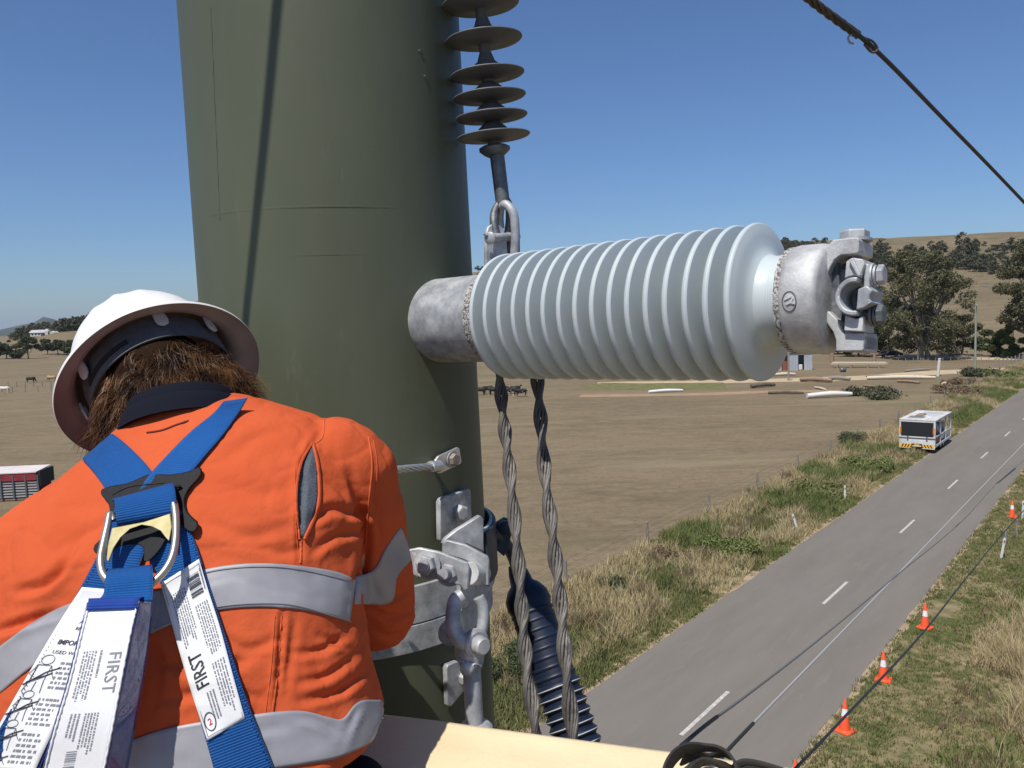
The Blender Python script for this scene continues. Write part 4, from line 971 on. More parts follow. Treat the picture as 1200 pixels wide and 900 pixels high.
# ------------------------------------------------------------------ band clamp with fittings
bc = thing('pole_band', 'galvanised two part steel band clamped round the pole with bolted flanges at hand height', 'pole clamp', P(540, 690, 1.5))
def arc_plate(z0, z1, a0, a1, off, th, name, par, m=GALV, k=40, zf=None):
    """curved plate hugging the pole, angles in degrees about its axis"""
    vs = []; fs = []
    for i in range(k+1):
        a = rad(a0+(a1-a0)*i/k); dz = zf(i/k) if zf else 0
        for (z, r) in ((z0+dz, off), (z0+dz, off+th), (z1+dz, off+th), (z1+dz, off)):
            c = pole_c(z); rr = pole_r(z)+r; vs.append((c.x+rr*math.cos(a), c.y+rr*math.sin(a), z))
    for i in range(k):
        for j in range(4): fs.append((i*4+j, (i+1)*4+j, (i+1)*4+(j+1) % 4, i*4+(j+1) % 4))
    fs += [(3, 2, 1, 0), tuple(k*4+j for j in range(4))]
    return MB().add(vs, fs).build(name, m, par, smooth=40, bevel=.0015)
def pang(px, py):
    q, nn, tt = on_pole(px, py); return math.degrees(math.atan2(nn.y, nn.x)), q.z
_, zb0 = pang(500, 758); _, zb1 = pang(500, 690); _, zb2 = pang(500, 726)
arc_plate(zb2+.001, zb1+.014, -150, 60, .001, .008, 'upper_band', bc)
arc_plate(zb0, zb2-.001, -150, 60, .001, .008, 'lower_band', bc)
a2, zt = pang(560, 640)
arc_plate(pang(555, 700)[1], pang(555, 622)[1], -38, 60, .010, .007, 'side_band', bc)
arc_plate(pang(555, 700)[1]+.02, pang(555, 622)[1]-.005, -20, 40, .018, .006, 'blue_rear_band', bc, BLU)
# bent flange plates
plate([(478, 644), (492, 641), (515, 645), (549, 657), (551, 661), (550, 688), (545, 690), (541, 684), (515, 677), (490, 676), (478, 668)], 1.315, .009, 'front_flange', GALV, bc, -.12)
plate([(518, 650), (519, 636), (524, 632), (546, 637), (572, 650), (574, 654), (574, 684), (566, 684), (565, 662), (545, 655), (527, 650)], 1.335, .009, 'rear_flange', GALV, bc, -.12)
plate([(517, 637), (521, 631), (535, 622), (556, 612), (566, 607), (571, 612), (571, 640), (572, 652), (548, 640)], 1.355, .012, 'flange_web', GALV, bc, .5)
cyl(P(549, 672, 1.31), P(564, 672, 1.345), .019, 'spacer', CAST, bc)
for (px, py, Z, r) in ((501, 662, 1.305, .0165), (527, 671, 1.315, .0165)):
    a = P(px, py, Z); d_ = (P(px-12, py+3, Z-.05)-a).normalized()
    MB().lathe(a, d_, [(0, r*1.35), (.003, r*1.35)], 24).build('washer', GALV, bc, smooth=40)
    h_ = hexa(a+d_*.003, d_, r, .014, 'nut', GALV, bc)
    MB().lathe(a+d_*.017, d_, [(0, r*.55), (.008 if px < 510 else .02, r*.55)], 20).build('bolt_end', GALV, h_, smooth=40)
def pole_tab(poly_px, name, lab, bolt, r=.0155):
    cx = sum(p[0] for p in poly_px)/len(poly_px); cy = sum(p[1] for p in poly_px)/len(poly_px)
    q, nn, tt = on_pole(cx, cy); t_ = thing(name, lab, 'bolted plate', q)
    sx = abs(tt.dot(RT)) or .3; Z = (q-CAM).dot(FW); k = Z/FPX
    if tt.dot(RT) < 0: tt = -tt
    pl = [((x-cx)*k/max(sx, .45), -(y-cy)*k) for x, y in poly_px]
    MB().prism(pl, q+nn*.008, tt, Vector((0, 0, 1)), .012).build('plate', GALV, t_, bevel=.002, smooth=40)
    qb, nb, _ = on_pole(*bolt); qb = q+tt*((bolt[0]-cx)*k/max(sx, .45))-Vector((0, 0, 1))*((bolt[1]-cy)*k)
    dd = (nn+nn.cross(Vector((0, 0, 1)))*.15).normalized()
    b_ = MB().lathe(qb+nn*.014, dd, [(0, r*.95), (.001, r), (.009, r), (.013, r*.8), (.0135, r*.6)], 6).build('bolt_head', CAST, t_, bevel=.001)
    return t_
pole_tab([(511, 626), (512, 582), (514, 578), (543, 576), (545, 579), (545, 620), (542, 624), (514, 629)], 'anchor_plate', 'upper galvanised anchor plate with hex bolt, just above the flanges of the pole band', (531, 601), .0175)
pole_tab([(519, 820), (519, 776), (521, 772), (531, 773), (546, 788), (546, 806), (522, 823)], 'anchor_plate', 'lower galvanised anchor plate, half hidden behind the hanging shackle rod', (537, 795), .015)
# shackle, pin, rod
sh = thing('shackle', 'galvanised bow shackle with thick pin hanging in front of the pole below the band', 'shackle', P(548, 740, 1.27))
loop([P(542, 698, 1.285), P(534, 704, 1.28), P(531, 720, 1.27), P(532, 738, 1.262), P(541, 752, 1.258), P(552, 750, 1.262)], .0122, 'bow', GALV, sh, 14)
loop([P(561, 700, 1.31), P(566, 712, 1.31), P(566, 730, 1.305), P(562, 748, 1.30)], .0095, 'bow', GALV, sh, 12)
pa, pb = P(528, 741, 1.32), P(567, 758, 1.245)
cyl(pa, pb, .0105, 'pin', GALV, sh)
dpn = (pb-pa).normalized()
MB().lathe(pa+dpn*.004, -dpn, [(0, .021), (.009, .021), (.012, .017)], 28).build('pin_collar', GALV, sh, smooth=40)
MB().lathe(pb-dpn*.028, dpn, [(0, .0225), (.010, .0225), (.013, .019), (.013, .0145), (.026, .0140), (.029, .011)], 32).build('pin_head', GALV, sh, smooth=40)
MB().tube(smooth_path([P(538, 772, 1.258), P(545, 778, 1.25), P(550, 785, 1.25), P(556, 778, 1.25), P(564, 781, 1.26)], 5), .0018, 6).lathe(P(548, 784, 1.25), -FW, [(-.006, .011), (.0, .0125), (.006, .006)], 9).build('split_pin', GALV, sh, smooth=60)
rd = thing('eye_rod', 'galvanised rod with forked eye and domed foot nut, hanging under the shackle pin', 'rod', P(553, 800, 1.27))
MB().lathe(P(548, 742, 1.278), P(553, 782, 1.272)-P(548, 742, 1.278), [(0, .014), (.012, .022), (.03, .024), (.045, .020), (.056, .0155)], 24).build('fork_eye', GALV, rd, smooth=50)
MB().lathe(P(552.5, 780, 1.272), P(556, 846, 1.262)-P(552.5, 780, 1.272), [(0, .0155), (.01, .0145), (.092, .0145)], 14).build('rod', GALV, rd, smooth=30)
zr = P(557, 848, 1.262); MB().lathe(zr-Vector((0, 0, .016)), (0, 0, 1), [(-.05, .02), (0, .026), (.010, .027), (.015, .023), (.019, .015)], 32).build('foot_nut', GALV, rd, smooth=40)
# earth lead and lug
ea = thing('earth_lead', 'bare stranded aluminium lead crimped to a flat lug bolted on the pole', 'cable', P(500, 545, 1.45))
ALU = mat('bright_aluminium', (.72, .72, .71), .35, .7, col2=(.6, .6, .59), scale=60)
q, nn, tt = on_pole(520, 539)
if tt.dot(RT) < 0: tt = -tt
tl = (tt+Vector((0, 0, .17))).normalized(); vv = nn.cross(tl).normalized(); vv = vv if vv.z > 0 else -vv
MB().prism([(-.034, -.014), (-.024, -.017), (.03, -.017), (.034, -.013), (.034, .013), (.03, .017), (-.024, .017), (-.034, .012)], q+nn*.010, tl, vv, .006).build('lug_plate', ALU, ea, bevel=.0015)
bq = q+nn*.014+tl*.008
bo = hexa(bq+nn*.003, nn, .0125, .009, 'bolt_head', mat('rusty_bolt', (.26, .19, .15), .6, .3, col2=(.4, .33, .28), scale=60), ea)
MB().lathe(bq, nn, [(0, .0155), (.003, .0155)], 24).build('washer', GALV, bo, smooth=40)
la = q+nn*.012-tl*.032; lb = P(470, 550, 1.33)
MB().lathe(la, lb-la, [(-.004, .012), (.0, .0105), (.035, .0105), (.037, .009)], 16).build('crimp_barrel', ALU, ea, smooth=40)
dl = (lb-la).normalized(); path = smooth_path([la+dl*.03, lb, P(440, 556, 1.28), P(415, 566, 1.28), P(395, 590, 1.32)], 30)
a0 = dl.orthogonal().normalized(); b0 = dl.cross(a0)
for k in range(7):
    th0 = 2*math.pi*k/6
    pp = [p+(a0*math.cos(th0+i*.16)+b0*math.sin(th0+i*.16))*(.0044 if k < 6 else 0) for i, p in enumerate(path)]
    MB().tube(pp, .0023, 6).build('strand', ALU, ea, smooth=60)

# ------------------------------------------------------------------ bucket
FIB = mat('cream_fibreglass', (.68, .55, .34), .5, col2=(.74, .61, .39), scale=7, bump=.2, bscale=150, spots=(24, .66, (.56, .46, .31)))
bk = thing('lift_bucket', 'cream fibreglass work bucket, its front rim crossing the bottom of the photo', 'bucket', P(680, 880, 1.1))
B0, B1 = P(455, 842, 1.20), P(900, 905, 1.036); B1.z = B0.z
bx = (B1-B0).normalized(); by = Vector((-bx.y, bx.x, 0)); 
if by.y < 0: by = -by
lipw, wl, dep = .065, 1.5, 1.05
c0 = B0-bx*.62; Rb = Matrix((bx, by, Vector((0, 0, 1)))).transposed()
def bat(x, y, z): return c0+bx*x+by*y+Vector((0, 0, z))
LX = wl+.25
def lip(a, b, c, d):
    pass
# rim as a rolled lip: profile swept round the four sides
prof = [(0, 0), (.004, -.006), (.004, -.035), (-.004, -.04), (-.012, -.03), (-.014, -.008), (-.05, -.008), (-.062, -.014), (-.066, -.03), (-.07, -.05), (-.0705, -.3), (-.071, -.6), (-.071, -dep)]
prof = [(0.002, -.035), (.002, -.004), (.0, -.0005), (-.004, .0), (-.010, -.0028), (-.05, -.006), (-.100, -.011), (-.104, -.013), (-.107, -.02), (-.110, -dep)]
def side(a, b, outd, name):
    a = Vector(a); b = Vector(b); n = 40; vs = []; fs = []; m = len(prof)
    for i in range(n+1):
        p = a.lerp(b, i/n)
        for (o_, z) in prof:
            w_ = .0012*noise.noise(Vector((i*.4, o_*30, 5)))
            vs.append(p+outd*(o_+w_)+Vector((0, 0, z+w_)))
    for i in range(n):
        for j in range(m-1): fs.append((i*m+j, (i+1)*m+j, (i+1)*m+j+1, i*m+j+1))
    o = MB().add(vs, fs).build(name, FIB, bk, smooth=60); s = o.modifiers.new('s', 'SOLIDIFY'); s.thickness = .006; return o
DY = .78
side(bat(0, 0, 0), bat(LX, 0, 0), by, 'front_wall')
side(bat(LX, -DY, 0), bat(0, -DY, 0), -by, 'back_wall')
side(bat(LX, 0, 0), bat(LX, -DY, 0), bx, 'side_wall')
side(bat(0, -DY, 0), bat(0, 0, 0), -bx, 'side_wall')
MB().box(bat(LX/2, -DY/2, -dep), (LX, DY, .02), Rb).build('floor', FIB, bk)
# black strap looped over the rim
sp = thing('rim_strap', 'black webbing strap looped over the bucket rim at bottom right', 'strap', P(830, 885, 1.06))
def ribbon(pts, wv, th, name, m, par, nsub=8):
    c = smooth_path(pts, nsub); vs = []; fs = []
    for i, p in enumerate(c):
        tt = (c[min(i+1, len(c)-1)]-c[max(i-1, 0)]).normalized(); w_ = Vector(wv)-tt*Vector(wv).dot(tt); w_ = w_.normalized()*Vector(wv).length
        nn = tt.cross(w_).normalized()*th/2
        vs += [p-w_/2-nn, p+w_/2-nn, p+w_/2+nn, p-w_/2+nn]
    for i in range(len(c)-1):
        for j in range(4): fs.append((i*4+j, (i+1)*4+j, (i+1)*4+(j+1) % 4, i*4+(j+1) % 4))
    fs += [(3, 2, 1, 0), tuple((len(c)-1)*4+j for j in range(4))]
    return MB().add(vs, fs).build(name, m, par, smooth=40)
wv = (RT*.35+FW*.6-UP*.55).normalized()*.026
ribbon([P(776, 925, .98), P(784, 896, 1.0), P(800, 880, 1.02), P(822, 876, 1.03), P(846, 879, 1.02), P(862, 894, 1.0), P(868, 925, .98)], wv, .003, 'loop', BLACK, sp)
ribbon([P(804, 925, 1.0), P(812, 902, 1.02), P(826, 892, 1.03), P(842, 894, 1.02), P(856, 900, 1.03), P(874, 893, 1.03), P(905, 899, 1.02), P(950, 915, 1.0)], wv*.8, .003, 'tail', BLACK, sp)
ribbon([P(800, 890, 1.03), P(815, 885, 1.05), P(830, 887, 1.06), P(848, 884, 1.07), P(862, 895, 1.06), P(866, 910, 1.05)], wv*.7, .003, 'inner_fold', BLACK, sp)

# ------------------------------------------------------------------ line wires
WLT = mat('sunlit_aluminium_wire', (.55, .53, .50), .5, .4); WDK = mat('black_and_shaded_wire', (.02, .02, .022), .5); WGR = mat('grey_wire', (.18, .175, .17), .5, .3)
def wire(label, pts, r, m, dark_to=None, name='line_wire', catn='wire', n=8):
    t_ = thing(name, label, catn, pts[0]); c = smooth_path(pts, 10)
    k = 0
    if dark_to:
        k = int(len(c)*dark_to); MB().tube(c[:k+1], [r*1.25]*(k+1), n).build('black_and_shaded_wire', WDK, t_, smooth=60)  # near stretch painted black in place of shade on the wire
    MB().tube(c[k:], [r]*(len(c)-k), n).build('conductor', m, t_, smooth=60); return t_
wire('thin grey line wire crossing the road, merging with the pale wire further on', [P(798, 874, 1.75), P(832, 846, 1.9), P(880, 811, 2.3), P(960, 749, 3.1), P(1057, 669, 4.6), P(1130, 608, 7), P(1188, 549, 11), P(1290, 470, 16)], .0037, WGR, .18)
wire('pale straight line wire running along the right half of the road', [P(842, 893, 2.0), P(868, 863, 2.3), P(960, 768, 3.4), P(1084, 640, 5.6), P(1200, 520, 9), P(1330, 388, 14)], .0042, WLT, .24)
wire('dark line wire passing in front of the traffic cones', [P(925, 908, 1.8), P(988, 842, 2.1), P(1082, 741, 3.0), P(1140, 668, 4.4), P(1200, 598, 6.5), P(1320, 470, 12)], .0036, WDK)
ov = wire('dark overhead line wire across the top right sky, its upper end wrapped in a grip', [P(905, -40, 1.9), P(950, 0, 2.0), P(1022, 55, 2.2), P(1110, 144, 2.7), P(1200, 237, 3.4), P(1330, 375, 4.8)], .0062, WDK)
WBR = mat('brown_wrapped_grip', (.06, .045, .035), .7, .2, col2=(.12, .095, .07), scale=60)
ca, cb = P(905, -40, 1.9), P(1004, 42, 2.15); dd = (cb-ca).normalized(); a0 = dd.orthogonal().normalized(); b0 = dd.cross(a0); L_ = (cb-ca).length
cc = smooth_path([P(905, -40, 1.9), P(950, 0, 2.0), P(1005, 41, 2.15)], 60)
for k in range(5):
    pp = [p+(a0*math.cos(i*.13+k*1.2566)+b0*math.sin(i*.13+k*1.2566))*.0075 for i, p in enumerate(cc)]
    MB().tube(pp, .0042, 6).build('grip_strand', WBR, ov, smooth=60)
MB().tube(smooth_path([P(1003, 39, 2.14), P(1010, 43, 2.16), P(1022, 48, 2.18), P(1028, 56, 2.19), P(1026, 61, 2.19), P(1020, 60, 2.19), P(1013, 52, 2.17)], 5), .0034, 6).build('grip_end_loop', WBR, ov, smooth=60)
MB().tube(smooth_path([P(998, 40, 2.13), P(994, 44, 2.13), P(996, 50, 2.13), P(1001, 51, 2.13)], 5), .003, 6).build('clip', GALV, ov, smooth=60)
# the rope whose shadow lies down the pole
pts = []
for px, py in ((330, -60), (325, 0), (316, 100), (306, 200), (296, 300), (289, 365), (285, 420)):
    q = on_pole(px, py)[0]; pts.append(q+SUN*.85)
pts = [pts[0]+(pts[0]-pts[2])*.8]+pts
tag(MB().tube(smooth_path(pts, 6), .0078, 10).build('hoist_rope', BLACK, smooth=60), 'dark hoist rope overhead that throws the thin shadow down the pole', 'rope')
# ------------------------------------------------------------------ the worker
SHIRT = mat('orange_work_shirt', (.50, .086, .029), .9, col2=(.56, .102, .036), scale=6, spec=.1, bump=.22, bscale=60)
SHIRTD = mat('orange_seam', (.55, .095, .022), .9)
TAPE = mat('silver_reflective_tape', (.27, .265, .29), .5, .1, col2=(.33, .325, .345), scale=14, spec=.5)
SKIN = mat('skin', (.50, .28, .19), .55, col2=(.56, .33, .23), scale=30)
TROU = mat('navy_trousers', (.010, .012, .020), .9, spec=.1, bump=.2, bscale=300)
COLR = mat('navy_collar', (.008, .009, .016), .9, spec=.1, bump=.2, bscale=300)
VENTM = mat('dark_mesh_vent', (.035, .045, .06), .7, col2=(.10, .12, .14), scale=900, lo=.5, hi=.6)
person = thing('person', 'worker in orange shirt seen from behind, bent forward towards the steel pole', 'person', P(230, 800, 1.0))
def ring_pts(cx, cy, Z, a, b, tilt, n=36, e=2.3, fwdtilt=0.0):
    c = P(cx, cy, Z); w_ = RT*math.cos(rad(tilt))+UP*math.sin(rad(tilt)); d_ = (FW*math.cos(fwdtilt)+UP*math.sin(fwdtilt)).normalized(); out = []
    for k in range(n):
        th = 2*math.pi*k/n; x = math.copysign(abs(math.cos(th))**(2/e), math.cos(th)); y = math.copysign(abs(math.sin(th))**(2/e), math.sin(th))
        out.append(c+w_*a*x+d_*b*y)
    return out
def loft(mb, rings):
    n = len(rings[0]); vs = [p for r in rings for p in r]; fs = []
    for i in range(len(rings)-1):
        for k in range(n): fs.append((i*n+k, i*n+(k+1) % n, (i+1)*n+(k+1) % n, (i+1)*n+k))
    fs.append(tuple(range(n-1, -1, -1))); fs.append(tuple((len(rings)-1)*n+k for k in range(n)))
    mb.add(vs, fs)
def limb(mb, pts, rs, sub=5, n=20):
    """tapering limb with rounded ends through joints"""
    c = smooth_path(pts, sub); m = len(c)-1
    r = [float(np.interp(i/m*(len(rs)-1), range(len(rs)), rs)) for i in range(m+1)]
    d0 = (c[0]-c[1]).normalized(); d1 = (c[-1]-c[-2]).normalized()
    pre = [(c[0]+d0*r[0]*f, r[0]*math.sqrt(max(0.003, 1-f*f))) for f in (.98, .8, .5)]; post = [(c[-1]+d1*r[-1]*f, r[-1]*math.sqrt(max(0.003, 1-f*f))) for f in (.5, .8, .98)]
    mb.tube([p for p, _ in pre]+c+[p for p, _ in post], [q for _, q in pre]+r+[q for _, q in post], n)
def remesh(mb, vox, it, name='tmp'):
    me = mb.mesh(name); o = bpy.data.objects.new(name, me); COL.objects.link(o)
    b = bmesh.new(); b.from_mesh(me); bmesh.ops.recalc_face_normals(b, faces=b.faces); b.to_mesh(me); b.free()
    r = o.modifiers.new('r', 'REMESH'); r.mode = 'VOXEL'; r.voxel_size = vox
    s = o.modifiers.new('s', 'SMOOTH'); s.factor = .5; s.iterations = it
    dg = bpy.context.evaluated_depsgraph_get(); dg.update(); out = bpy.data.meshes.new_from_object(o.evaluated_get(dg))
    bpy.data.objects.remove(o); return out
TORSO = [(212, 474, 1.125, .060, .062, 17), (213, 484, 1.12, .088, .078, 17), (214, 504, 1.11, .130, .092, 17), (216, 530, 1.095, .185, .108, 16), (216, 566, 1.075, .222, .126, 14), (214, 620, 1.045, .232, .138, 11),
         (212, 700, 1.015, .228, .142, 7), (218, 790, .99, .226, .140, 4), (226, 860, .975, .234, .140, 6), (230, 900, .97, .232, .138, 13), (232, 918, .968, .222, .130, 15), (233, 925, .968, .19, .11, 15)]
R_SH, R_EL, R_WR = P(398, 560, 1.10), P(441, 715, 1.215), P(398, 700, 1.345)
L_SH, L_EL, L_WR = P(44, 668, 1.06), P(-18, 815, 1.13), P(180, 745, 1.36)
mb = MB(); loft(mb, [ring_pts(*r) for r in TORSO])
limb(mb, [P(370, 548, 1.09), R_SH, P(424, 630, 1.155), R_EL], [.070, .080, .066, .062])
limb(mb, [R_EL, P(432, 716, 1.27), R_WR.lerp(R_EL, .15)], [.060, .056, .050])
limb(mb, [P(88, 622, 1.07), L_SH, P(2, 745, 1.10), L_EL], [.072, .080, .072, .066])
limb(mb, [L_EL, L_EL.lerp(L_WR, .5), L_EL.lerp(L_WR, .9)], [.064, .056, .048])
sm_me = remesh(mb, .0048, 10)
nv_ = len(sm_me.vertices); co = np.empty(nv_*3, np.float32); sm_me.vertices.foreach_get('co', co); co = co.reshape(-1, 3).astype(float)
no = np.empty(nv_*3, np.float32); sm_me.vertices.foreach_get('normal', no); no = no.reshape(-1, 3).astype(float)
cam_np = np.array(CAM); Fn, Rn, Un = map(np.array, (FW, RT, UP))
def np_pix(c):
    d = c-cam_np; z = d@Fn; return np.stack([CX+FPX*(d@Rn)/z, CY-FPX*(d@Un)/z], 1)
pxy = np_pix(co); face = -(no@Fn) > -.2
def seg_dist(p, a, b):
    ab = b-a; t = np.clip(((p-a)@ab)/max(ab@ab, 1e-9), 0, 1); q = a+t[:, None]*ab; d = p-q
    return np.hypot(d[:, 0], d[:, 1]), (ab[0]*d[:, 1]-ab[1]*d[:, 0]), t
def fold(poly, wd, dep, ridge=.55):
    """a crease in the cloth: a groove with a raised lip on one side, tapering at both ends"""
    poly = np.array([(p.x, p.y) for p in smooth_path([Vector((x, y, 0)) for x, y in poly], 5)]); n = len(poly)-1
    best = np.full(len(pxy), 1e9); side_ = np.zeros(len(pxy)); tp = np.zeros(len(pxy))
    for i in range(n):
        d, s, t = seg_dist(pxy, poly[i], poly[i+1]); m_ = d < best
        best[m_] = d[m_]; side_[m_] = np.sign(s[m_]); tp[m_] = (i+t[m_])/n
    tap = np.sin(np.pi*np.clip(tp*.94+.03, 0, 1))**.6
    sd_ = best*side_; h = -dep*np.exp(-(sd_/wd)**2)+ridge*dep*np.exp(-((sd_-1.9*wd)/(1.3*wd))**2)+.3*ridge*dep*np.exp(-((sd_+1.9*wd)/(1.2*wd))**2)
    return h*tap*face
disp = np.zeros(nv_)
FOLDS = [([(372, 510), (356, 545), (352, 600), (350, 660)], 5, .0055), ([(331, 718), (328, 770), (322, 836)], 5, .006), ([(346, 720), (340, 770), (330, 830)], 8, .003),
 ([(362, 612), (390, 596), (420, 604), (440, 598)], 9, .0065), ([(366, 648), (395, 628), (432, 622)], 8, .005), ([(380, 560), (400, 575), (415, 600)], 8, .004),
 ([(410, 555), (424, 600), (428, 650), (416, 690)], 9, .010), ([(344, 766), (378, 762), (410, 742)], 7, .0055), ([(350, 800), (384, 792), (418, 768)], 7, .006), ([(352, 822), (395, 812), (428, 790)], 7, .006),
 ([(375, 745), (395, 752), (414, 765)], 6, .004), ([(20, 694), (58, 682), (88, 640)], 9, .008), ([(-10, 742), (28, 728), (64, 716)], 8, .010), ([(56, 650), (104, 622), (128, 606)], 10, .003),
 ([(236, 560), (300, 578), (350, 566)], 16, .003), ([(240, 610), (290, 628), (342, 616)], 14, .003), ([(262, 540), (300, 512), (340, 500)], 12, .0025), ([(180, 770), (240, 786), (306, 766)], 12, .0045),
 ([(190, 820), (250, 812), (312, 818)], 10, .004), ([(256, 745), (290, 760), (326, 748)], 9, .003), ([(180, 750), (186, 790), (176, 840)], 9, .005), ([(446, 560), (440, 600), (448, 640)], 6, .003),
 ([(434, 690), (452, 704), (482, 690)], 6, .004), ([(436, 716), (460, 724), (486, 714)], 6, .004), ([(440, 742), (462, 748), (480, 738)], 6, .004), ([(300, 640), (330, 648), (362, 640)], 10, .0025),
 ([(260, 850), (300, 856), (340, 850)], 8, .0025), ([(345, 840), (372, 846), (398, 862)], 6, .005), ([(400, 880), (410, 850), (422, 826)], 5, .005), ([(30, 620), (70, 600), (120, 590)], 16, .0025)]
for f_ in FOLDS: disp += 1.15*fold(f_[0], f_[1]*.6, f_[2])
def vnoise(c, s, seed, st=(1, 1, 1)):
    return np.array([noise.noise(Vector((x*s*st[0]+seed, y*s*st[1], z*s*st[2]))) for x, y, z in c])
n1 = vnoise(co, 9, 3., (1, 1, 2.2)); n2 = vnoise(co, 26, 9., (1, 1, 2.0))
disp += n1*.0032+n2*.0007-np.abs(n1-.1)*.002-.0014*np.exp(-(vnoise(co, 14, 21., (1, 1.0, 1.7))/.045)**2)
# the arm hides the armpit: push lower back in a little so the shirt hangs
co2 = co+no*disp[:, None]
sm_me.vertices.foreach_set('co', co2.astype(np.float32).ravel()); sm_me.update()
shirt = link('shirt', sm_me, SHIRT, person, smooth=180, world=True); shirt['label'] = 'bright orange long sleeved work shirt'
sub = shirt.modifiers.new('sub', 'SUBSURF'); sub.levels = 0; sub.render_levels = 1
bmt = bmesh.new(); bmt.from_mesh(sm_me); BV = BVHTree.FromBMesh(bmt); bmt.free()
def hitz(px, py, bvh=None):
    d = rayd(px, py).normalized(); h = (bvh or BV).ray_cast(CAM, d)
    return h[0]
def resample(poly, n):
    p = [Vector((x, y, 0)) for x, y in poly]; p = smooth_path(p, 8) if len(p) > 2 else p
    L = [0]
    for i in range(1, len(p)): L.append(L[-1]+(p[i]-p[i-1]).length)
    out = []
    for k in range(n):
        s = L[-1]*k/(n-1); i = max(0, min(len(L)-2, int(np.searchsorted(L, s, 'right'))-1)); t_ = (s-L[i])/max(1e-9, L[i+1]-L[i]); out.append(p[i].lerp(p[i+1], t_))
    return out
def drape_grid(left, right, nu, nv2, off, sm_it=0, flat=False):
    """points on the cloth under the area between two edges; rows run along, columns across"""
    A_ = resample(left, nv2); B_ = resample(right, nv2); Z = np.full((nv2, nu), np.nan); PX = np.zeros((nv2, nu, 2))
    for j in range(nv2):
        for i in range(nu):
            q = A_[j].lerp(B_[j], i/(nu-1)); PX[j, i] = (q.x, q.y); h = hitz(q.x, q.y)
            if h is not None: Z[j, i] = (h-CAM).dot(FW)
    med = np.nanmedian(Z); 
    raw = Z.copy()
    miss = np.isnan(Z)
    for _ in range(200):
        if not np.isnan(Z).any(): break
        Zp = np.pad(Z, 1, constant_values=np.nan); st_ = np.stack([Zp[:-2, 1:-1], Zp[2:, 1:-1], Zp[1:-1, :-2], Zp[1:-1, 2:]])
        with np.errstate(all='ignore'):
            import warnings; warnings.simplefilter('ignore'); av = np.nanmean(st_, 0)
        Z = np.where(np.isnan(Z), av, Z)
    raw = Z.copy()
    for _ in range(sm_it):
        Zp = np.pad(Z, 1, mode='edge'); Z = np.minimum((Zp[:-2, 1:-1]+Zp[2:, 1:-1]+Zp[1:-1, :-2]+Zp[1:-1, 2:])/4, raw)
    pts = [[None]*nu for _ in range(nv2)]
    for j in range(nv2):
        for i in range(nu):
            p = P(PX[j, i, 0], PX[j, i, 1], Z[j, i])
            if miss[j, i]:
                nr = BV.find_nearest(p); 
                if nr[0] is not None: p = nr[0]+nr[1]*off*.5
                pts[j][i] = p; continue
            pts[j][i] = p-(p-CAM).normalized()*off
    return pts
def grid_mesh(pts, name, m, par, th=.0015, smooth=180, uvs=None):
    nv2 = len(pts); nu = len(pts[0]); vs = [p for r in pts for p in r]; fs = []
    for j in range(nv2-1):
        for i in range(nu-1): fs.append((j*nu+i, j*nu+i+1, (j+1)*nu+i+1, (j+1)*nu+i))
    mb = MB().add(vs, fs); me = mb.mesh(name)
    uvl = me.uv_layers.new(name='uv'); W_ = (pts[0][0]-pts[0][-1]).length
    Ls = [0]
    for j in range(1, nv2): Ls.append(Ls[-1]+(pts[j][nu//2]-pts[j-1][nu//2]).length)
    for lp in me.loops:
        j, i = divmod(lp.vertex_index, nu); uvl.data[lp.index].uv = (i/(nu-1)*W_, Ls[j])
    o = link(name, me, m, par, smooth=smooth, world=True)
    if th: s = o.modifiers.new('s', 'SOLIDIFY'); s.thickness = th; s.offset = -1 if facing(pts) else 1
    return o
def facing(pts):
    a = pts[0][1]-pts[0][0]; b = pts[1][0]-pts[0][0]; return a.cross(b).dot(CAM-pts[0][0]) > 0
def gp_at(pts, u, v, off):
    nv2 = len(pts); nu = len(pts[0]); x = min(max(u, 0), 1)*(nu-1); y = min(max(v, 0), 1)*(nv2-1); i = min(int(x), nu-2); j = min(int(y), nv2-2); fx = x-i; fy = y-j
    p = (pts[j][i]*(1-fx)+pts[j][i+1]*fx)*(1-fy)+(pts[j+1][i]*(1-fx)+pts[j+1][i+1]*fx)*fy
    return p-(p-CAM).normalized()*off
# reflective bands
def tape(left, right, nu=14, nv2=70, off=.0022, name='reflective_band'):
    o = grid_mesh(drape_grid(left, right, nu, nv2, off, 3), name, TAPE, shirt, .0012); return o
tape([(188, 692), (215, 676), (250, 665), (300, 660), (350, 663), (395, 670), (417, 680)], [(178, 742), (210, 728), (250, 716), (300, 711), (350, 714), (388, 722), (410, 729)], 16, 80)
tape([(-25, 775), (0, 757), (40, 728), (80, 708), (125, 697), (190, 692)], [(-25, 830), (2, 810), (34, 784), (70, 762), (120, 748), (180, 742)], 14, 50)
tape([(470, 618), (452, 644), (438, 668), (416, 676)], [(486, 652), (466, 676), (458, 706), (416, 708)], 12, 30)
tape([(110, 884), (200, 853), (300, 837), (350, 833), (384, 840), (402, 842), (421, 822), (446, 820)], [(110, 955), (200, 925), (300, 905), (350, 897), (390, 890), (420, 878), (446, 866), (470, 850)], 16, 80)
def seam(poly, name='seam', r=.0011, m=SHIRTD, off=.0006, n=50):
    pts = []
    for q in resample(poly, n):
        h = hitz(q.x, q.y)
        if h is not None: pts.append(h-(h-CAM).normalized()*off)
    if len(pts) > 2: return MB().tube(pts, r, 5).build(name, m, shirt, smooth=60)
TH = mat('grey_stitching', (.28, .27, .28), .8)
seam([(188, 697), (215, 681), (250, 669), (300, 664), (350, 667), (420, 683)], 'stitching', .0005, TH, .0032)
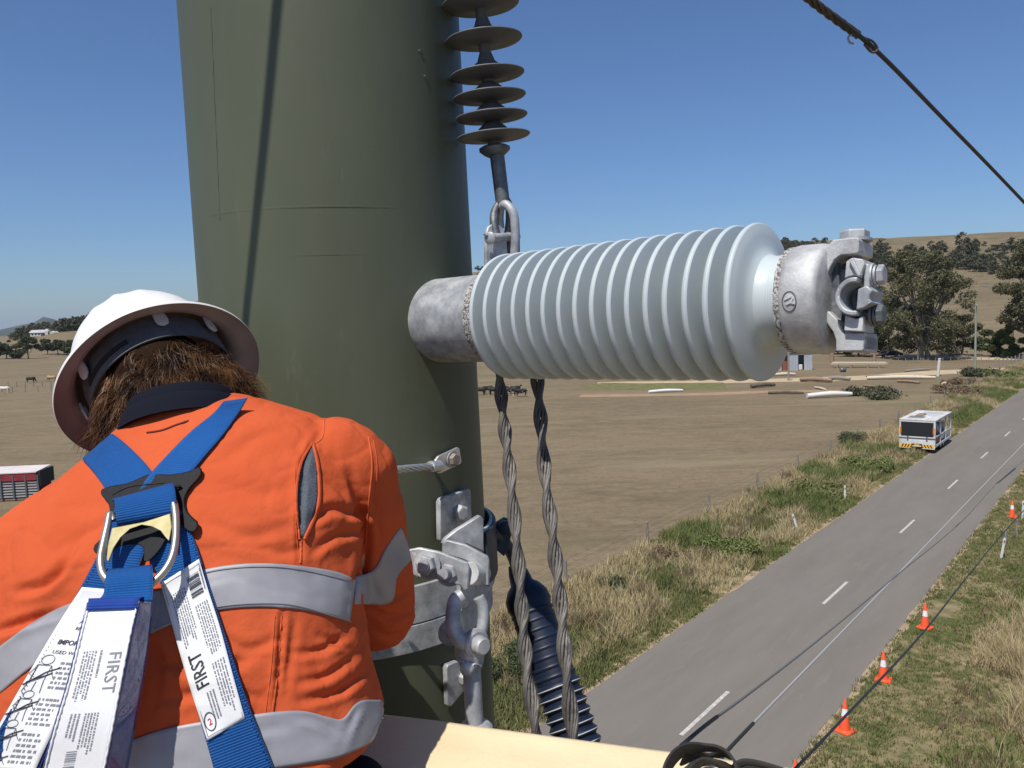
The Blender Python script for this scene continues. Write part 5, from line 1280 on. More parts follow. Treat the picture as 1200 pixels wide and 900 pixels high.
seam([(180, 737), (210, 724), (250, 712), (300, 707), (350, 710), (412, 729)], 'stitching', .0005, TH, .0032)
seam([(380, 488), (378, 512), (366, 522)]); seam([(432, 512), (436, 545), (432, 590), (428, 640)]); seam([(438, 516), (442, 548), (438, 592)], r=.0006)
seam([(330, 722), (326, 780), (319, 836)]); seam([(322, 722), (318, 780), (311, 836)], r=.0006); seam([(346, 548), (346, 600), (350, 655)], r=.0006); seam([(353, 630), (353, 645), (352, 660)], r=.0016)
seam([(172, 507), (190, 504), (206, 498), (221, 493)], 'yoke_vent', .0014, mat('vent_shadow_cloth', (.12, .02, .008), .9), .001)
grid_mesh(drape_grid([(367, 520), (354, 545), (349, 585), (353, 630)], [(368, 521), (372, 552), (371, 592), (356, 630)], 8, 26, .0028, 1), 'mesh_vent', VENTM, shirt, .0006)
seam([(367, 519), (373, 550), (373, 592), (357, 632)], 'vent_edge', .0022, SHIRT, .003); seam([(366, 519), (352, 545), (347, 585), (351, 632)], 'vent_edge', .0016, SHIRT, .003)

# ---- body: one continuous surface, mostly inside the clothes
HC = P(187, 442, 1.25); _ry = rayd(187, 442).normalized(); _rr = (RT-_ry*RT.dot(_ry)).normalized(); _ru = _rr.cross(_ry).normalized()
HN = (_ry*.70+(-_rr*math.sin(rad(27))+_ru*math.cos(rad(27)))*.71).normalized()     # centre of the hat brim, and its axis
HX = RT-HN*RT.dot(HN); HX.normalize(); HX = (HX+UP*.0).normalized(); HY = HN.cross(HX).normalized()      # HX to the wearer's right, HY to the front of the hat
if HY.dot(FW) < 0: HY = -HY
mb = MB(); loft(mb, [ring_pts(r[0], r[1], r[2], r[3]*.86, r[4]*.84, r[5]) for r in TORSO])
hc = HC-HN*.035
for (c, rx, ry, rz_) in ((hc, .074, .092, .095), (hc-HN*.045+HY*.03, .060, .062, .075)):
    vs = []; fs = []; nn_, mm_ = 18, 24
    for i in range(nn_+1):
        ph = math.pi*i/nn_
        for k in range(mm_):
            th = 2*math.pi*k/mm_; vs.append(c+HX*rx*math.sin(ph)*math.cos(th)+HY*ry*math.sin(ph)*math.sin(th)+HN*rz_*math.cos(ph))
    for i in range(nn_):
        for k in range(mm_): fs.append((i*mm_+k, i*mm_+(k+1) % mm_, (i+1)*mm_+(k+1) % mm_, (i+1)*mm_+k))
    mb.add(vs, fs)
limb(mb, [hc-HN*.03, hc-HN*.09-HY*.02, P(208, 500, 1.12)], [.058, .056, .062])
fc = hc+HY*.085                                                                       # face: nose, brow, lips, chin, ears
limb(mb, [fc+HN*.012, fc+HY*.008-HN*.018, fc+HY*.020-HN*.036], [.008, .010, .013], 3, 10)
limb(mb, [fc-HN*.036+HX*.010, fc-HN*.037-HX*.010], [.008, .008], 2, 8)
limb(mb, [fc-HY*.006+HN*.018-HX*.035, fc+HY*.004+HN*.021, fc-HY*.006+HN*.018+HX*.035], [.008, .010, .008], 3, 8)
limb(mb, [fc-HN*.060-HX*.016, fc-HN*.060+HX*.016], [.007, .007], 2, 8); limb(mb, [fc-HN*.085-HX*.01, fc-HN*.088+HX*.01], [.018, .018], 2, 10)
for s in (-1, 1): limb(mb, [hc+HX*s*.076+HN*.0, hc+HX*s*.084-HY*.008-HN*.02, hc+HX*s*.077-HN*.04], [.009, .012, .008], 3, 8)
limb(mb, [R_SH, R_EL, R_EL.lerp(R_WR, .5), R_WR], [.058, .048, .043, .030]); limb(mb, [L_SH, L_EL, L_EL.lerp(L_WR, .5), L_WR], [.060, .050, .043, .030])
def hand(wr, d_, side_, palm_n):
    """palm and five bent fingers; d_ points from the wrist to the knuckles"""
    d_ = d_.normalized(); pn = (palm_n-d_*palm_n.dot(d_)).normalized(); ac = d_.cross(pn)*side_
    limb(mb, [wr, wr+d_*.045, wr+d_*.085], [.027, .034, .030], 3, 14)
    for s in (-.022, .022): limb(mb, [wr+d_*.03+ac*s, wr+d_*.085+ac*s*1.1], [.017, .014], 2, 10)
    for k, L_ in enumerate((.072, .080, .075, .060)):
        o = wr+d_*.088+ac*(.030-.020*k); b = [(0, 0), (.42, .10), (.78, .38), (.95, .70)]
        limb(mb, [o+(d_*u+pn*v)*L_ for u, v in b], [.0095, .009, .0085, .0075], 3, 10)
    limb(mb, [wr+d_*.02+ac*.025, wr+d_*.05+ac*.052+pn*.014, wr+d_*.082+ac*.056+pn*.034], [.015, .012, .009], 3, 10)
hand(R_WR, P(372, 668, 1.37)-R_WR, 1, FW-RT*.2); 
hand(L_WR, P(262, 728, 1.40)-L_WR, -1, FW)
body = link('body', remesh(mb, .0045, 3), SKIN, person, smooth=180, world=True)
# trousers
mb = MB(); loft(mb, [ring_pts(226, 915, .975, .205, .130, 2), ring_pts(236, 945, .97, .21, .132, 6), ring_pts(240, 980, .97, .21, .14, 2), ring_pts(246, 1040, .97, .20, .14, 0), ring_pts(250, 1090, .975, .17, .12, 0)])
HIPZ = P(240, 1040, .97)
for s in (-1, 1):
    h = HIPZ+Vector((s*.09, 0, 0)); fz = B0.z-dep+.09; k_e = Vector((h.x+s*.02, h.y+.06, (h.z+fz)/2+.02)); ft = Vector((h.x+s*.03, h.y-.02, fz))
    limb(mb, [h, k_e, ft], [.105, .075, .058])
limb(mb, [P(418, 925, .985), P(425, 970, .985)], [.04, .05])
link('trousers', remesh(mb, .007, 6), TROU, person, smooth=180, world=True)
for s in (-1, 1):
    h = HIPZ+Vector((s*.12, -.03, 0)); z = B0.z-dep+.012; mb = MB()
    mb.prism([(-.045, -.06), (.045, -.06), (.052, .1), (.045, .19), (0, .215), (-.045, .19), (-.052, .1)], (h.x, h.y, z+.035), (1, 0, 0), (0, 1, 0), .07); mb.prism([(-.045, -.06), (.045, -.06), (.05, .07), (-.05, .07)], (h.x, h.y, z+.11), (1, 0, 0), (0, 1, 0), .1)
    mb.build('boot', mat('brown_boot', (.12, .06, .03), .6), person, bevel=.02, smooth=50)
# collar: two soft rolls round the neck
nb = P(212, 486, 1.12)
def collar(c, ax, r0, r1, h, m, name, tilt):
    ax = ax.normalized(); MBc = MB(); prof = [(-.016, r0*1.06), (0, r0*1.0), (h*.5, r0*.97), (h, r1), (h+.004, r1-.003), (h, r1-.007), (h*.4, r0*.88), (-.016, r0*.95)]
    o = MBc.lathe(c, ax, prof+[prof[0]], 64, caps=False).build(name, m, person, smooth=60)
    s_ = o.modifiers.new('sub', 'SUBSURF'); s_.render_levels = 1; return o
cax = (UP*.93-RT*.22+FW*.28)
collar(P(217, 489, 1.115), cax, .083, .077, .010, COLR, 'collar', 0)
collar(P(215, 483, 1.12), cax, .076, .069, .018, COLR, 'inner_collar', 0)
# hair: many tapering locks that spread from the nape and curl
def strands(nlock, per, seed):
    g = random.Random(seed); V_ = []; F_ = []
    for k in range(nlock):
        a = g.uniform(-1.75, 1.75); low = g.random()**.7  # round the back of the head, 0 at the nape
        out_ = (HX*math.sin(a)-HY*math.cos(a)); rb = HX*math.sin(a)*.080-HY*math.cos(a)*.096
        st0 = hc+rb*(1.0-.25*low)+HN*(.002-.062*low); L0 = g.uniform(.045, .085)*(1-.2*low)
        ph = g.uniform(0, 6.28); cu = g.uniform(.005, .015); fr_ = g.uniform(.7, 1.6)
        dirn = (-HN*g.uniform(.6, 1.0)+out_*g.uniform(.05, .45)+HX*math.sin(a)*g.uniform(-.1, .7)+HX*g.uniform(-.35, .35)).normalized()
        s1 = dirn.orthogonal().normalized(); s2 = dirn.cross(s1)
        for q in range(per):
            r_ = g.uniform(.0, .013); th = g.uniform(0, 6.28); o_ = s1*math.cos(th)*r_+s2*math.sin(th)*r_
            L_ = L0*g.uniform(.75, 1.08); wd = g.uniform(.00025, .0007); p2 = ph+g.uniform(-.8, .8); pts = []
            for i in range(9):
                t_ = i/8; w2 = 2*math.pi*fr_*t_+p2
                pts.append(st0+o_*(1-.35*t_)+dirn*L_*t_+(s1*math.cos(w2)+s2*math.sin(w2))*cu*t_+Vector((0, 0, -.022))*t_*t_)
            base = len(V_)
            for i, p in enumerate(pts):
                ww = (s1*math.cos(i*.4+th)+s2*math.sin(i*.4+th))*wd*(1-.75*(i/8)**2); V_ += [p-ww, p+ww]
            for i in range(8): F_.append((base+2*i, base+2*i+1, base+2*i+3, base+2*i+2))
    return V_, F_
HAIR = mat('brown_hair', (.028, .012, .005), .5, col2=(.18, .085, .034), scale=22, lo=.42, hi=.66, spec=.3)
v_, f_ = strands(900, 34, 4)
hr = link('hair', np_mesh('hair', v_, f_), HAIR, person, smooth=180, world=True); hr['kind'] = 'stuff'
# a dark under-layer of hair on the skull
mb = MB(); vs = []; fs = []
for i in range(19):
    ph = math.pi*i/18
    for k in range(24):
        th = 2*math.pi*k/24; q = hc+HX*.081*math.sin(ph)*math.cos(th)+HY*(.096*math.sin(ph)*math.sin(th)-.012)+HN*.098*math.cos(ph)-HN*.01
        vs.append(q)
for i in range(18):
    for k in range(24): fs.append((i*24+k, i*24+(k+1) % 24, (i+1)*24+(k+1) % 24, (i+1)*24+k))
mb.add(vs, fs)
limb(mb, [hc-HN*.05-HY*.03, hc-HN*.095-HY*.045], [.062, .050])
link('hair_base', remesh(mb, .006, 4), mat('dark_hair_base', (.022, .012, .007), .9, spec=.05, bump=1, bscale=120), person, smooth=180, world=True)

# ------------------------------------------------------------------ hard hat
HATW = mat('white_hat_shell', (.80, .785, .77), .35, col2=(.74, .72, .70), scale=12, spec=.5, coat=.1, spots=(45, .70, (.55, .50, .46)), bump=.05, bscale=30)
HATU = mat('shaded_worn_hat_underside', (.44, .38, .365), .6, col2=(.34, .28, .265), scale=10, spots=(40, .66, (.3, .24, .2)))  # shade under the brim painted in as pinkish grey, with random specks
hat = thing('hard_hat', 'white full brimmed hard hat tilted forward on the worker\'s head, grimy underside showing', 'hard hat', HC)
def hat_pt(th, r, h): return HC+(HX*math.cos(th)*r+HY*math.sin(th)*r)+HN*h
RB = .1585; n = 96; vs = []; fs = []
prof = [(1.00, -.012), (1.006, -.010), (1.00, -.006), (.97, -.002), (.86, .006), (.80, .013), (.765, .024), (.752, .040), (.73, .062), (.675, .088), (.585, .110), (.46, .128), (.31, .140), (.15, .146), (.02, .148)]
def sc_r(th): return RB*(1+.045*math.sin(th)-.0*math.cos(th))*(1-.03*abs(math.cos(th)))
for (f_, h) in prof:
    for k in range(n):
        th = 2*math.pi*k/n; rid = 0
        if h > .03:
            rid = .0035*math.exp(-((math.cos(th)*f_)/.05)**2)*min(1, (h-.03)/.03)      # ridge front to back
            for s in (-1, 1): rid += .0028*math.exp(-((math.cos(th)*f_-s*.24)/.05)**2)*min(1, (h-.03)/.04)
        vs.append(hat_pt(th, sc_r(th)*f_+rid*.4, h+rid))
m_ = len(prof)
for i in range(m_-1):
    for k in range(n): fs.append((i*n+k, i*n+(k+1) % n, (i+1)*n+(k+1) % n, (i+1)*n+k))
fs.append(tuple((m_-1)*n+k for k in range(n)))
o = MB().add(vs, fs).build('shell', HATW, hat, smooth=180)
s = o.modifiers.new('s', 'SUBSURF'); s.render_levels = 1; s.levels = 0
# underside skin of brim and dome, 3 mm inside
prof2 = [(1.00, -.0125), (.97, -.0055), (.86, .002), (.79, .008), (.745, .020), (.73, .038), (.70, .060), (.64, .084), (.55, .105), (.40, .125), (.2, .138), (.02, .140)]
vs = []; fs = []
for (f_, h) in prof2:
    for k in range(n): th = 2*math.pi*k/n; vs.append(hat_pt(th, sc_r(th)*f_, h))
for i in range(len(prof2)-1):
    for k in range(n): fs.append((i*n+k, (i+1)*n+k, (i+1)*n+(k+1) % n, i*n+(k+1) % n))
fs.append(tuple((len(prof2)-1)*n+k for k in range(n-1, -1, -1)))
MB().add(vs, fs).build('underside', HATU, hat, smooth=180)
BANDM = mat('grey_headband', (.07, .07, .077), .75, col2=(.11, .11, .12), scale=40)
def hband(r0, h0, h1, a0, a1, name, m, th=.0025, k=48, hy=1.0, dx=0.0):
    vs = []; fs = []
    for i in range(k+1):
        a = rad(a0+(a1-a0)*i/k)
        for (r, h) in ((r0, h0), (r0+th, h0), (r0+th, h1), (r0, h1)): vs.append(HC+HX*math.cos(a)*r+HY*math.sin(a)*r*hy+HN*h)
    for i in range(k):
        for j in range(4): fs.append((i*4+j, (i+1)*4+j, (i+1)*4+(j+1) % 4, i*4+(j+1) % 4))
    return MB().add(vs, fs).build(name, m, hat, smooth=50)
hband(.104, -.034, .010, 172, 368, 'nape_band', BANDM, hy=1.04)
hband(.102, -.004, .014, -20, 200, 'sweat_band', BANDM)
hband(.106, -.022, -.014, 215, 262, 'nape_band_slot', mat('dark_slot', (.015, .015, .016), .7), hy=1.04)
CLIPM = mat('milky_plastic_clip', (.56, .52, .50), .4)
for a in (222, 290, 330, 180, 30, 150):
    th = rad(a); c = hat_pt(th, .116, .006); rd_ = (HX*math.cos(th)+HY*math.sin(th)); tg = HN.cross(rd_).normalized()
    mb = MB(); mb.prism([(-.008, .014), (.008, .014), (.0095, -.004), (.0075, -.013), (0, -.017), (-.0075, -.013), (-.0095, -.004)], c-HN*.006, tg, HN, .004)
    mb.build('suspension_clip', CLIPM, hat, bevel=.001)
    MB().prism([(-.003, .008), (.003, .008), (.003, -.006), (-.003, -.006)], c-rd_*.003-HN*.006, tg, HN, .003).build('clip_tab', CLIPM, hat)
# ------------------------------------------------------------------ safety harness
def webmat(name, c1, c2, sc_=900.0):
    m = mat(name, c1, .55, col2=c2, scale=5, spec=.35); t = m.node_tree; N = t.nodes.new; L = t.links.new
    uv = N('ShaderNodeUVMap'); wv_ = N('ShaderNodeTexWave'); wv_.bands_direction = 'Y'; wv_.inputs['Scale'].default_value = 110; L(uv.outputs[0], wv_.inputs['Vector'])
    w2 = N('ShaderNodeTexWave'); w2.bands_direction = 'X'; w2.inputs['Scale'].default_value = 260; L(uv.outputs[0], w2.inputs['Vector'])
    ad = N('ShaderNodeMath'); ad.operation = 'ADD'; L(wv_.outputs['Fac'], ad.inputs[0]); L(w2.outputs['Fac'], ad.inputs[1])
    bp = N('ShaderNodeBump'); bp.inputs['Strength'].default_value = .7; bp.inputs['Distance'].default_value = .0012; L(ad.outputs[0], bp.inputs['Height']); L(bp.outputs[0], t.nodes['Principled BSDF'].inputs['Normal'])
    return m
BLUE = webmat('blue_webbing', (.008, .082, .29), (.011, .105, .36)); BLUED = mat('dark_blue_edge', (.008, .03, .13), .7)
BLKP = mat('black_moulded_plastic', (.009, .009, .011), .6, spec=.2, bump=.15, bscale=200); ZINC = mat('yellow_zinc', (.30, .255, .10), .55, .25, col2=(.38, .34, .18), scale=60)
STEEL = mat('satin_steel', (.42, .39, .32), .38, .8, col2=(.50, .47, .41), scale=30); PAPER = mat('white_label', (.80, .80, .80), .5, col2=(.76, .765, .77), scale=30)
INK = mat('black_ink', (.03, .03, .035), .7); GINK = mat('grey_ink', (.22, .22, .24), .7); REDI = mat('red_ink', (.6, .02, .03), .6)
CLEAR = mat('clear_blue_sleeve', (.035, .06, .20), .18, col2=(.10, .09, .26), scale=14, coat=.8, bump=.4, bscale=40)
hs_ = thing('safety_harness', 'blue webbing safety harness with printed labels crossing the worker\'s orange back', 'harness', P(165, 620, .95))
def strap(left, right, nu, nv2, off, name='strap', m=BLUE, sm_it=40, par=None, th=.0016):
    g_ = drape_grid(left, right, nu, nv2, off, sm_it); o = grid_mesh(g_, name, m, par or hs_, th); return g_, o
strap([(84, 524), (93, 535), (108, 552), (124, 574), (132, 590)], [(118, 500), (136, 511), (156, 528), (176, 550), (186, 570)], 10, 26, .004)
strap([(262, 470), (249, 485), (224, 505), (196, 533), (172, 560), (160, 580)], [(290, 466), (281, 481), (262, 508), (240, 534), (218, 562), (206, 584)], 10, 26, .0062)
# lower straps first, so the plate lies over them
LSg, LSo = strap([(136, 590), (122, 630), (112, 655), (85, 705), (50, 765), (0, 853), (-30, 905)], [(182, 590), (172, 628), (166, 655), (140, 715), (108, 775), (54, 882), (38, 930)], 12, 70, .007)
RSg, RSo = strap([(160, 600), (173, 648), (188, 684), (212, 770), (242, 870), (258, 930)], [(206, 590), (221, 616), (237, 662), (262, 740), (292, 829), (322, 905)], 12, 70, .0045)
# moulded back plate
def outline_plate(poly, off, th, name, m, par, it=30, bev=.0012, inner=None):
    hh = [(x, y, (hitz(x, y)-CAM).dot(FW)) for x, y in poly if hitz(x, y) is not None]
    A_ = np.array([(1, x, y) for x, y, _ in hh]); zz = np.array([q[2] for q in hh]); cf = np.linalg.lstsq(A_, zz, rcond=None)[0]
    sh_ = max((A_@cf-zz).max(), 0)*.6+off*.6                              # a flat plate that just clears the cloth
    mb = MB(); n = len(poly); f_ = [P(x, y, cf[0]+cf[1]*x+cf[2]*y-sh_) for x, y in poly]; b_ = [p+FW*th for p in f_]
    mb.add(f_+b_, [tuple(range(n)), tuple(range(2*n-1, n-1, -1))]+[(i, n+i, n+(i+1) % n, (i+1) % n) for i in range(n)])
    return mb.build(name, m, par, smooth=35, bevel=bev)
pl = resample([(118, 574), (128, 570), (150, 566), (174, 556), (200, 556), (222, 552), (233, 547), (236, 552), (233, 560), (222, 572), (216, 584), (217, 596), (224, 606), (231, 612), (231, 619), (224, 624), (214, 618), (204, 612), (190, 640), (176, 656), (168, 658), (166, 640), (140, 640), (126, 650), (112, 649), (109, 641), (118, 630), (127, 608), (127, 592), (118, 580), (118, 574)], 90)[:-1]
bp_ = outline_plate([(q.x, q.y) for q in pl], .013, .004, 'back_plate', BLKP, hs_)
MBr = MB().tube(smooth_path([P(131, 580, .9), P(148, 570, .9), P(170, 567, .9), P(190, 566, .9)], 6), .001, 6)
_ys = np.arange(540, 900, 12); _zz = [min((hitz(x, y)-CAM).dot(FW) for x in (110, 150, 190)) for y in _ys]; _cf = np.polyfit(_ys, _zz, 2)
def PD(x, y, dz=0.0): return P(x, y, float(np.polyval(_cf, min(y, 900)))-dz)
MB().tube(smooth_path([PD(131, 580, .016), PD(150, 571, .017), PD(170, 568, .017), PD(192, 566, .016)], 6), .0009, 6).build('plate_rib', BLKP, bp_, smooth=60)
MB().tube(smooth_path([PD(196, 576, .015), PD(206, 571, .015), PD(212, 570, .013)], 6), .002, 6).build('slot_edge', BLKP, bp_, smooth=60)
# webbing loop that holds the ring
def free_grid(rows, nu, nv2, name, m, par, th=.0016):
    """rows: (left px,py,dz, right px,py,dz), smooth along the length"""
    A_ = [PD(*r[0]) for r in rows]; B_ = [PD(*r[1]) for r in rows]; k = max(2, nv2//len(rows)); a = smooth_path(A_, k); b = smooth_path(B_, k)
    g_ = [[a[j].lerp(b[j], i/(nu-1)) for i in range(nu)] for j in range(len(a))]
    return g_, grid_mesh(g_, name, m, par, th)
free_grid([((131, 588, .010), (202, 567, .010)), ((133, 586, .019), (204, 568, .019)), ((135, 592, .026), (206, 577, .026)), ((136, 604, .026), (207, 590, .026)), ((137, 612, .022), (206, 600, .022)), ((138, 617, .014), (204, 604, .014))], 12, 36, 'ring_loop', BLUE, hs_)
# D ring
dr = MB().tube(smooth_path([PD(133, 610, .022), PD(129, 602, .024), PD(126, 616, .027), PD(121, 638, .031), PD(118, 656, .034), PD(121, 673, .036), PD(134, 685, .037), PD(154, 690, .038), PD(176, 684, .038), PD(192, 670, .036), PD(202, 652, .034), PD(206, 630, .030), PD(206, 606, .026), PD(203, 588, .023), PD(196, 582, .020), PD(193, 590, .018)], 6), .0042, 14).build('d_ring', STEEL, hs_, smooth=60)
pz = []
for x, y in [(131, 619), (168, 612), (199, 602), (201, 618), (198, 634), (194, 630), (188, 622), (178, 617), (166, 615), (152, 620), (141, 630), (133, 642), (127, 658), (124, 656), (126, 640)]: pz.append((x, y))
mb = MB(); f_ = [PD(x, y, .0300) for x, y in pz]; b_ = [p+FW*.003 for p in f_]; n = len(pz)
mb.add(f_+b_, [tuple(range(n)), tuple(range(2*n-1, n-1, -1))]+[(i, n+i, n+(i+1) % n, (i+1) % n) for i in range(n)]); mb.build('ring_web_plate', ZINC, dr, bevel=.0006)
# stitched edges of the lower straps
for g_, o in ((RSg, RSo), (LSg, LSo)):
    mb = MB()
    for j in range(3, 69):
        c = gp_at(g_, .97 if g_ is RSg else .03, j/69, .0008); d_ = gp_at(g_, .935 if g_ is RSg else .07, (j+.35)/69, .0008); mb.tube([c, d_], .0005, 4)
    mb.build('edge_stitching', BLUED if g_ is LSg else BLUE, o)
# labels
def sub_grid(g_, quad, nu, nv2, off):
    (a, b, c, d) = quad  # uv of the corners: top left, top right, bottom right, bottom left
    out = []
    for j in range(nv2):
        v = j/(nv2-1); row = []
        for i in range(nu):
            u = i/(nu-1); U_ = (a[0]*(1-u)+b[0]*u)*(1-v)+(d[0]*(1-u)+c[0]*u)*v; V_ = (a[1]*(1-u)+b[1]*u)*(1-v)+(d[1]*(1-u)+c[1]*u)*v
            row.append(gp_at(g_, U_, V_, off))
        out.append(row)
    return out
def put_text(g_, body, u0, v0, wid, hgt_, m, par, rot=0, name='printed_text', off=.0007, bold=0.0):
    """print text onto a label grid; metres are measured on the label. rot 0: reads across, 90: reads upwards, -90: reads downwards"""
    me = text_mesh(body, 1.0, 0.0, 'LEFT', bold); xs = [v.co.x for v in me.vertices]; ys = [v.co.y for v in me.vertices]; w0, w1, h0, h1 = min(xs), max(xs), min(ys), max(ys)
    W_ = (g_[0][-1]-g_[0][0]).length; H_ = sum((g_[j+1][0]-g_[j][0]).length for j in range(len(g_)-1))
    for v in me.vertices:
        x = (v.co.x-w0)/(w1-w0)*wid; y = (v.co.y-h0)/(h1-h0)*hgt_
        if rot == 0: dx, dy = x, -y
        elif rot == 90: dx, dy = -(hgt_-y)+hgt_ if False else y*-1, -x
        else: dx, dy = y, x
        if rot == 90: dx = -y
        v.co = gp_at(g_, u0+dx/W_, v0+dy/H_, off)
    return link(name, me, m, par, world=True)
def small_print(g_, u0, v0, u1, v1, rows, m, par, seed, along=True, name='small_print', off=.0006, fill=.5, dens=1.0):
    """rows of tiny illegible marks"""
    g = random.Random(seed); mb = MB()
    for r in range(rows):
        a = (r+.2)/rows; b = (r+.2+fill)/rows; s = 0.0; end = g.uniform(.75, 1.0)
        while s < end:
            L_ = g.uniform(.012, .05)/dens; e_ = min(s+L_, end)
            if along: q = [(u0+(u1-u0)*a, v0+(v1-v0)*s), (u0+(u1-u0)*b, v0+(v1-v0)*s), (u0+(u1-u0)*b, v0+(v1-v0)*e_), (u0+(u1-u0)*a, v0+(v1-v0)*e_)]
            else: q = [(u0+(u1-u0)*s, v0+(v1-v0)*a), (u0+(u1-u0)*e_, v0+(v1-v0)*a), (u0+(u1-u0)*e_, v0+(v1-v0)*b), (u0+(u1-u0)*s, v0+(v1-v0)*b)]
            mb.add([gp_at(g_, u, v, off) for u, v in q], [(0, 1, 2, 3)]); s = e_+g.uniform(.008, .03)/dens
    o = mb.build(name, m, par); o['kind'] = 'stuff'; return o
def bars(g_, u0, v0, u1, v1, n, m, par, seed, name='bar_marks'):
    g = random.Random(seed); mb = MB(); s = 0
    for k in range(n):
        w_ = g.uniform(.2, .7)/n; x0 = k/n
        mb.add([gp_at(g_, u, v, .0007) for u, v in ((u0, v0+(v1-v0)*x0), (u1, v0+(v1-v0)*x0), (u1, v0+(v1-v0)*(x0+w_)), (u0, v0+(v1-v0)*(x0+w_)))], [(0, 1, 2, 3)])
    mb.build(name, m, par)
# right label
RL = drape_grid([(188, 684), (199, 723), (212, 770), (227, 820), (243, 868)], [(233, 655), (244, 692), (258, 736), (272, 788), (287, 842)], 14, 50, .0072, 40)
rl = grid_mesh(RL, 'printed_label', PAPER, hs_, .0006)
put_text(RL, 'FIRST', .44, .70, .0375, .0145, INK, rl, 90, bold=.01)
bars(RL, .60, .06, .90, .20, 14, INK, rl, 1); small_print(RL, .14, .10, .52, .44, 7, GINK, rl, 2); small_print(RL, .60, .24, .93, .56, 6, GINK, rl, 3, dens=.8); small_print(RL, .60, .60, .93, .93, 5, GINK, rl, 4, dens=.8)
small_print(RL, .30, .74, .52, .92, 3, GINK, rl, 5); small_print(RL, .92, .05, .97, .20, 1, GINK, rl, 9)
mb = MB().tube([gp_at(RL, .20+.13*math.cos(2*math.pi*k/24), .905+.055*math.sin(2*math.pi*k/24), .0008) for k in range(25)], .00045, 5, caps=False); mb.build('ring_mark', INK, rl)
put_text(RL, '2', .15, .925, .0045, .007, REDI, rl, 0)
mb = MB().tube([gp_at(RL, u, v, .0006) for u, v in ((.04, .02), (.96, .02), (.96, .98), (.04, .98), (.04, .02))], .0003, 4); mb.build('label_border', GINK, rl)
# left label
LL = drape_grid([(96, 688), (70, 728), (40, 778), (3, 842), (-30, 900)], [(142, 692), (126, 728), (104, 772), (70, 840), (40, 905)], 14, 50, .0098, 40)
ll = grid_mesh(LL, 'printed_label', PAPER, hs_, .0006)
for k, (tx, v, w_) in enumerate((('CONNECT', .16, .022), ('ASSEMBLY', .195, .025), ('BEFORE', .23, .017))): put_text(LL, tx, .42, v, w_, .0042, INK, ll, 0)
put_text(LL, 'IMPORTANT', .22, .315, .036, .0068, INK, ll, 0, bold=.02); put_text(LL, 'USED WITH', .22, .365, .028, .0045, INK, ll, 0)
def figure(v0, sc_, seed):
    """small line drawing of a harness wearer"""
    mb = MB(); f = lambda x, y: gp_at(LL, .22+x*sc_*.45, v0+y*sc_*.075, .0008)
    mb.tube([f(.28*math.cos(a), -.8+.35*math.sin(a)) for a in np.linspace(0, 6.28, 13)], .0003, 4)
    for pth in ([(-.3, -.4), (-.5, .3), (-.2, .5)], [(.3, -.4), (.5, .2), (.7, .6)], [(-.3, -.4), (.3, -.4), (.3, .7), (.4, 1.6)], [(-.3, -.4), (-.3, .7), (-.4, 1.6)], [(0, .8), (0, 1.5)]): mb.tube([f(*p) for p in pth], .0003, 4)
    for pth in ([(-.7, 1.1), (-.2, .7), (.2, .1), (.7, -.3)], [(-.4, .9), (.3, .3)], [(.1, .5), (.5, .1)]): mb.tube([f(*p) for p in pth], .0006, 4)
    mb.build('line_drawing', INK, ll)
figure(.46, 1.0, 1); figure(.64, .8, 2); figure(.80, .8, 3); figure(.94, .7, 4)
small_print(LL, .50, .40, .92, .56, 6, GINK, ll, 6, along=False, dens=.25); small_print(LL, .45, .60, .92, .76, 6, GINK, ll, 7, along=False, dens=.25); small_print(LL, .48, .79, .92, .97, 6, GINK, ll, 8, along=False, dens=.25)
# ------------------------------------------------------------------ lanyard with energy absorber pack
ly = thing('lanyard_pack', 'shock absorber lanyard pack in a clear sleeve with white label hanging from the harness ring', 'lanyard', PD(150, 700, .04))
free_grid([((124, 668, .030), (178, 662, .030)), ((124, 674, .042), (179, 669, .042)), ((122, 684, .047), (179, 679, .047)), ((121, 696, .048), (179, 692, .048)), ((112, 706, .050), (178, 704, .050))], 12, 30, 'webbing', BLUE, ly)
free_grid([((124, 668, .030), (178, 662, .030)), ((126, 676, .026), (176, 672, .026)), ((126, 690, .030), (176, 688, .030))], 8, 12, 'webbing', BLUE, ly)
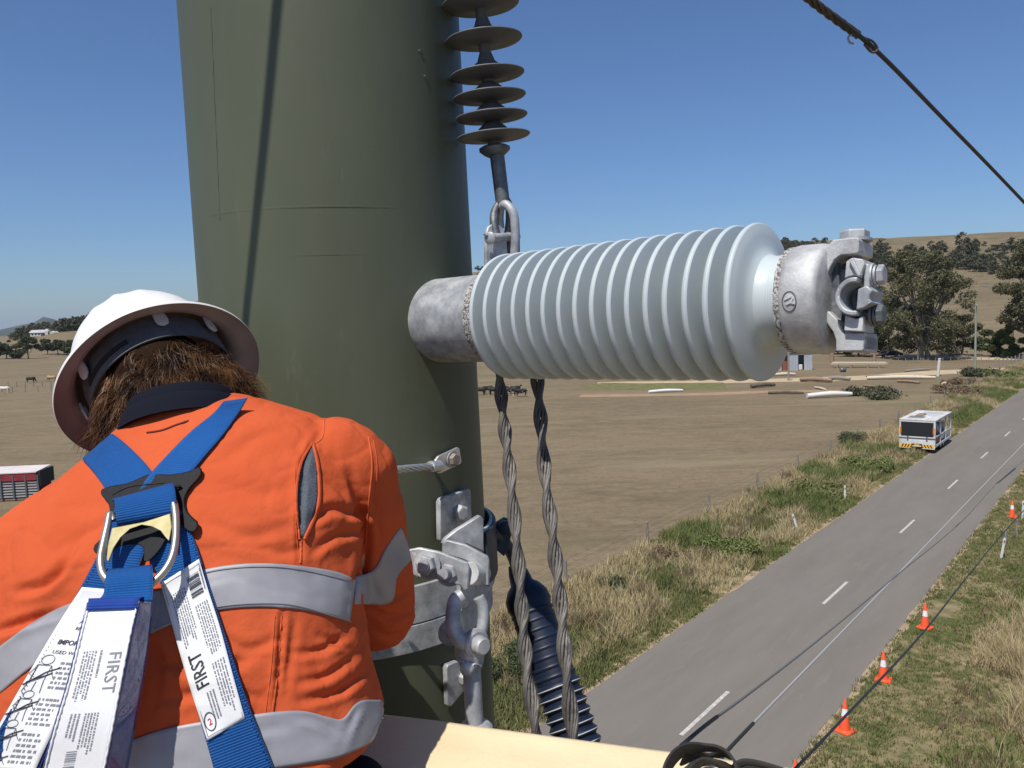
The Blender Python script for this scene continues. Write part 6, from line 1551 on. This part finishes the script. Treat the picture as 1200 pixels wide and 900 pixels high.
# pack: a soft box, front face towards the camera
fr_ = [((104, 706, .056), (163, 704, .058)), ((95, 740, .060), (155, 735, .062)), ((80, 800, .064), (143, 795, .066)), ((62, 860, .068), (132, 855, .070)), ((46, 925, .072), (120, 915, .074))]
FG, fo = free_grid(fr_, 14, 60, 'front_face', mat('label_under_plastic', (.78, .775, .77), .25, col2=(.70, .69, .70), scale=12, coat=.6, bump=.06, bscale=60), ly)
free_grid([((163, 704, .058), (179, 706, .034)), ((155, 735, .062), (176, 742, .034)), ((143, 795, .066), (168, 800, .036)), ((132, 855, .070), (157, 862, .038)), ((120, 915, .074), (146, 925, .040))], 8, 60, 'side_face', CLEAR, ly)
free_grid([((104, 706, .056), (110, 712, .034)), ((95, 740, .060), (104, 746, .034)), ((80, 800, .064), (90, 806, .036)), ((62, 860, .068), (74, 866, .038)), ((46, 925, .072), (58, 930, .040))], 6, 40, 'side_face', CLEAR, ly)
free_grid([((110, 704, .034), (179, 704, .034)), ((104, 703, .050), (168, 701, .050)), ((104, 706, .057), (163, 704, .059)), ((102, 716, .058), (161, 714, .060))], 10, 20, 'top_fold', webmat('blue_fold', (.012, .05, .30), (.03, .09, .42)), ly)
for u in (.985, .02):
    pts = [gp_at(FG, u+.004*math.sin(k*1.7), k/70, .0006+.0006*abs(math.sin(k*1.3))) for k in range(71)]
    MB().tube(pts, [.0011+.0003*math.sin(k*2.3) for k in range(71)], 6).build('heat_sealed_edge', PAPER, ly, smooth=60)
put_text(FG, 'FIRST', .66, .375, .034, .0125, GINK, fo, -90)
small_print(FG, .14, .36, .42, .62, 5, GINK, fo, 11, dens=.9); small_print(FG, .45, .66, .72, .86, 5, GINK, fo, 12, dens=.9); small_print(FG, .20, .66, .40, .80, 3, GINK, fo, 13, dens=.9)
bars(FG, .30, .84, .48, .93, 9, GINK, fo, 3); small_print(FG, .46, .36, .54, .52, 1, GINK, fo, 14)
# ------------------------------------------------------------------ air
hm = bpy.data.materials.new('pale_air'); hm.use_nodes = True; t_ = hm.node_tree; t_.nodes.remove(t_.nodes['Principled BSDF'])
pv = t_.nodes.new('ShaderNodeVolumePrincipled'); pv.inputs['Density'].default_value = 0.00006; pv.inputs['Color'].default_value = (.80, .87, 1.0, 1); pv.inputs['Anisotropy'].default_value = .2
t_.links.new(pv.outputs[0], t_.nodes['Material Output'].inputs['Volume'])
hzb = MB().box((0, 0, 99), (44000, 44000, 202)).build('haze', hm); hzb['kind'] = 'stuff'; hzb['label'] = 'thin pale haze over the valley'
